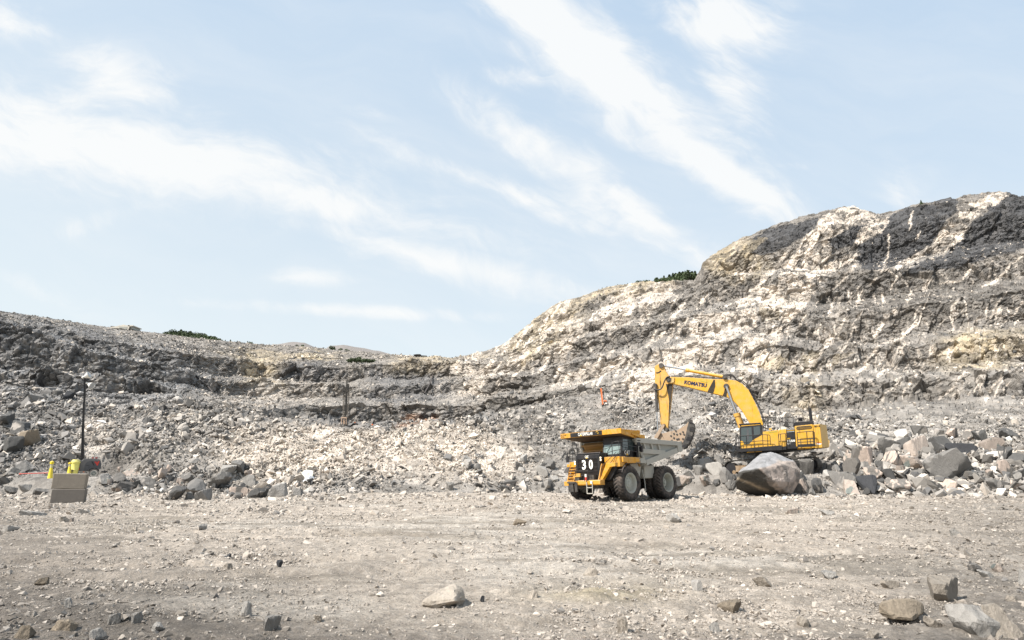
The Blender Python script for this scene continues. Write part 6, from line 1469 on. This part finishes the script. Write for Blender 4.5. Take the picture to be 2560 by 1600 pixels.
rown = ["lowest", "second lowest", "third lowest", "fourth lowest", "fifth lowest", "sixth lowest"]
grp = {Z1: "boulders in the heap at the right", Z2: "rocks of the left rubble heap", Z3: "rocks between truck and giant boulder", Z4: "rocks at the slope foot", Z5: "rocks of the dark left slope", Z6: "rocks lying on the floor"}
for zn, lst in zones.items():
    ws = sorted(l[3] for l in lst); n = len(lst); nrw = max(1, min(6, round(n / 15)))
    lst = sorted(lst, key=lambda l: -l[2]); per = math.ceil(n / nrw)
    for rw in range(nrw):
        part = sorted(lst[rw * per:(rw + 1) * per], key=lambda l: l[1])
        for i, (o, px, py, w, c) in enumerate(part):
            sz = "large" if w > ws[int(n * .8)] else ("small" if w < ws[int(n * .4)] else "medium")
            tag(o, "%s %s rock, %s from left, %s row, %s" % (sz, CW[c], ordn[i], rown[rw], zn), "rock", grp[zn])
# ---- rocks with a shape of their own, cut from traced corners
def hull_rock(pts, mat, name, label, sub=4, rough=.02, seed=1):
    bm = bmesh.new()
    for p in pts: bm.verts.new(p)
    bmesh.ops.convex_hull(bm, input=bm.verts[:])
    for v in [v for v in bm.verts if not v.link_faces]: bm.verts.remove(v)
    bmesh.ops.bevel(bm, geom=bm.edges[:], offset=.05 * rough / .02, segments=1, affect='EDGES', clamp_overlap=True)
    bmesh.ops.triangulate(bm, faces=bm.faces[:])
    for _ in range(sub):
        L_ = [e for e in bm.edges if e.calc_length() > rough * 8]
        if not L_: break
        bmesh.ops.subdivide_edges(bm, edges=L_, cuts=1); bmesh.ops.triangulate(bm, faces=bm.faces[:])
    bm.normal_update(); co = np.array([v.co[:] for v in bm.verts]); nn = np.array([v.normal[:] for v in bm.verts])
    d1, e1, c1 = facet(co * 1.7 + seed, seed + 2); d = rough * (2.2 * d1 + 2.0 * fbm(co * 2.2 + seed, 4, seed) + .6 * fbm(co * 9, 2, seed + 4))
    co = co + nn * d[:, None]
    for v, c in zip(bm.verts, co): v.co = c
    me = bpy.data.meshes.new(name); bm.to_mesh(me); bm.free()
    return me, co
def hero():
    Yc = 47.5; o0 = P(1915, 1240, Yc)
    S = []   # (px, py, extra depth)
    for (x, y, d) in ((1838,1208,0),(1842,1222,.8),(1845,1180,-.1),(1868,1234,.9),(1886,1152,.6),(1903,1134,1.0),(1930,1129,1.3),(1950,1138,1.2),(1985,1152,.9),(2001,1176,.6),(1997,1205,.5),(1980,1236,.4),(1940,1243,.3),(1895,1240,.6),
                      (1858,1181,-.9),(1902,1171,-1.5),(1932,1203,-1.35),(1955,1162,-.5),(1972,1206,-.6),(1962,1228,-.5)):
        S.append(P(x, y, Yc + d) - o0)
    for (x, y, d) in ((1850,1200,2.6),(1990,1190,2.8),(1930,1140,2.8),(1900,1238,2.5),(1970,1236,2.6)): S.append(P(x, y, Yc + d) - o0)
    m = rock_mat("giant_boulder_rock", bscale=2.2, bstr=.8, bdist=.10, cvar=.30, vor=1.6, grain=22)
    me, co = hull_rock([tuple(p) for p in S], m, "boulder", "", rough=.017, seed=31, sub=6)
    W = co + np.array(o0); s = (W[:, 2] - EYE) / W[:, 1]; t = W[:, 0] / W[:, 1]; dn = cosp + s * sinp; u = 1280 + F * t / dn; v = 800 - F * (s * cosp - sinp) / dn
    nz = fbm(co * 1.1, 4, 611); nz2 = fbm(co * 2.4, 4, 613)
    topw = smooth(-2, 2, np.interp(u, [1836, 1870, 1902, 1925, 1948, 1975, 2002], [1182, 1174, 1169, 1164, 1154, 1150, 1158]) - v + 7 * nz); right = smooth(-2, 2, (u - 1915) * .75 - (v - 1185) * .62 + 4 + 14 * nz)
    c = np.zeros((len(co), 3)); c[:] = (.060, .056, .050)  # lower left face: dark rock with the overhang's shade painted in
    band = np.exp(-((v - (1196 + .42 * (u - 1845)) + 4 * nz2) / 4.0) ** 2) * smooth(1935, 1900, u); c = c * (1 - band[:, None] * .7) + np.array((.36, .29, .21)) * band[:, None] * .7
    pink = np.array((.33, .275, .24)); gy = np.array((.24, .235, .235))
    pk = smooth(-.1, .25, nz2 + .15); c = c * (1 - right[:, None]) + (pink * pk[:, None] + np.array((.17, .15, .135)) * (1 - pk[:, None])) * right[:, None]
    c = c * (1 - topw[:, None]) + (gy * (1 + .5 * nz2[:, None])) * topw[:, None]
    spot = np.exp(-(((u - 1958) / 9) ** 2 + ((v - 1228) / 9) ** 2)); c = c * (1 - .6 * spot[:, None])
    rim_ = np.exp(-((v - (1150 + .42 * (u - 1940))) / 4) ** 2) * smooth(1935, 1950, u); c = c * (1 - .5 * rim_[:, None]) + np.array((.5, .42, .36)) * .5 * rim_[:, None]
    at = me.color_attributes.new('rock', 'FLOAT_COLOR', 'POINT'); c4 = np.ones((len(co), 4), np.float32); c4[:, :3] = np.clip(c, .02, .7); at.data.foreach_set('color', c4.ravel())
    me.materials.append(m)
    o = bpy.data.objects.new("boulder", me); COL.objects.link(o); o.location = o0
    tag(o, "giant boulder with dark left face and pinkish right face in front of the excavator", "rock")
hero()
def traced(pts, Yc, depth, mat, label, seed, front=()):
    """outline points (px, py, depth factor) and a back copy"""
    o0 = P(sum(p[0] for p in pts) / len(pts), max(p[1] for p in pts), Yc); S = [P(a, b, Yc + d) - o0 for a, b, d in pts] + [P(a, b, Yc + d) - o0 for a, b, d in front]
    S += [(P(a, b, Yc + depth) - o0) * Vector((.86, 1, .86)) if False else P(a * .8 + .2 * sum(p[0] for p in pts) / len(pts), b, Yc + depth + d) - o0 for a, b, d in pts]
    me, co = hull_rock([tuple(p) for p in S], mat, "boulder", "", rough=.012, seed=seed, sub=4); me.materials.append(mat)
    o = bpy.data.objects.new("boulder", me); COL.objects.link(o); o.location = o0; tag(o, label, "rock", "rocks lying on the floor")
Yw = EYE / -px_dir(1110, 1512)[1]
traced([(1052,1510,0),(1070,1494,0),(1108,1472,.1),(1135,1462,.2),(1152,1470,.3),(1160,1492,.3),(1158,1505,.2),(1135,1514,0),(1090,1516,-.05)], Yw, .55, BM['t'], "pale wedge shaped rock with a dark right side alone on the foreground gravel", 41, front=[(1142,1500,-.15)])
Yw2 = EYE / -px_dir(2255, 1548)[1]
traced([(2200,1535,0),(2198,1508,0),(2235,1496,.05),(2290,1498,.1),(2312,1510,.15),(2314,1535,.1),(2285,1550,-.1),(2240,1545,-.1)], Yw2, .5, BM['b'], "blocky brown rock with a flat pale top in the right foreground", 43)
# ------------------------------------------------------------------ loose stones of the floor
def floor_scatter(name, n, y0, y1, smin, smax, power, label, seed, edge=0.0):
    rs = np.random.RandomState(seed)
    m = n * 3
    Yv = np.sqrt(rs.uniform(y0 ** 2, y1 ** 2, m)); T = rs.uniform(-.98, 1.02, m); X = T * Yv
    q = np.stack([X, Yv, np.zeros(m)], 1)
    rg = smooth(-.25, .30, fbm(q * .35 + 9, 3, 221)); u, v = floor_px(X, Yv)
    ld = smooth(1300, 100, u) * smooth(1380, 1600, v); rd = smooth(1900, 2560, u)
    dn = .22 + .85 * rg * rg + .75 * ld + .30 * rd
    if edge: dn = dn * smooth(y0, y1, Yv) ** edge
    keep = rs.rand(m) < dn / 1.9; idx_ = np.where(keep)[0][:n]; X, Yv, ld, rd, u = X[idx_], Yv[idx_], ld[idx_], rd[idx_], u[idx_]; k = len(X)
    s = smin * (1 - rs.rand(k) * (1 - (smin / smax) ** power)) ** (-1 / power)
    z = floor_z(X, Yv) + s * .12
    base = np.array((.38, .335, .288))[None] * (1 - .5 * np.maximum(ld, .6 * rd))[:, None]  # stones darkened along with the vignette painted on the floor
    c = rock_colors(base, rs, k, .10, .08, .24, paletone=np.array((.45, .40, .35)))
    c = c * .72 + base * .28
    pos = np.stack([X, Yv, z], 1)
    scatter(name, pos, s, c, label, np.tile((0, 0, 1.), (k, 1)), .35, seed=seed)
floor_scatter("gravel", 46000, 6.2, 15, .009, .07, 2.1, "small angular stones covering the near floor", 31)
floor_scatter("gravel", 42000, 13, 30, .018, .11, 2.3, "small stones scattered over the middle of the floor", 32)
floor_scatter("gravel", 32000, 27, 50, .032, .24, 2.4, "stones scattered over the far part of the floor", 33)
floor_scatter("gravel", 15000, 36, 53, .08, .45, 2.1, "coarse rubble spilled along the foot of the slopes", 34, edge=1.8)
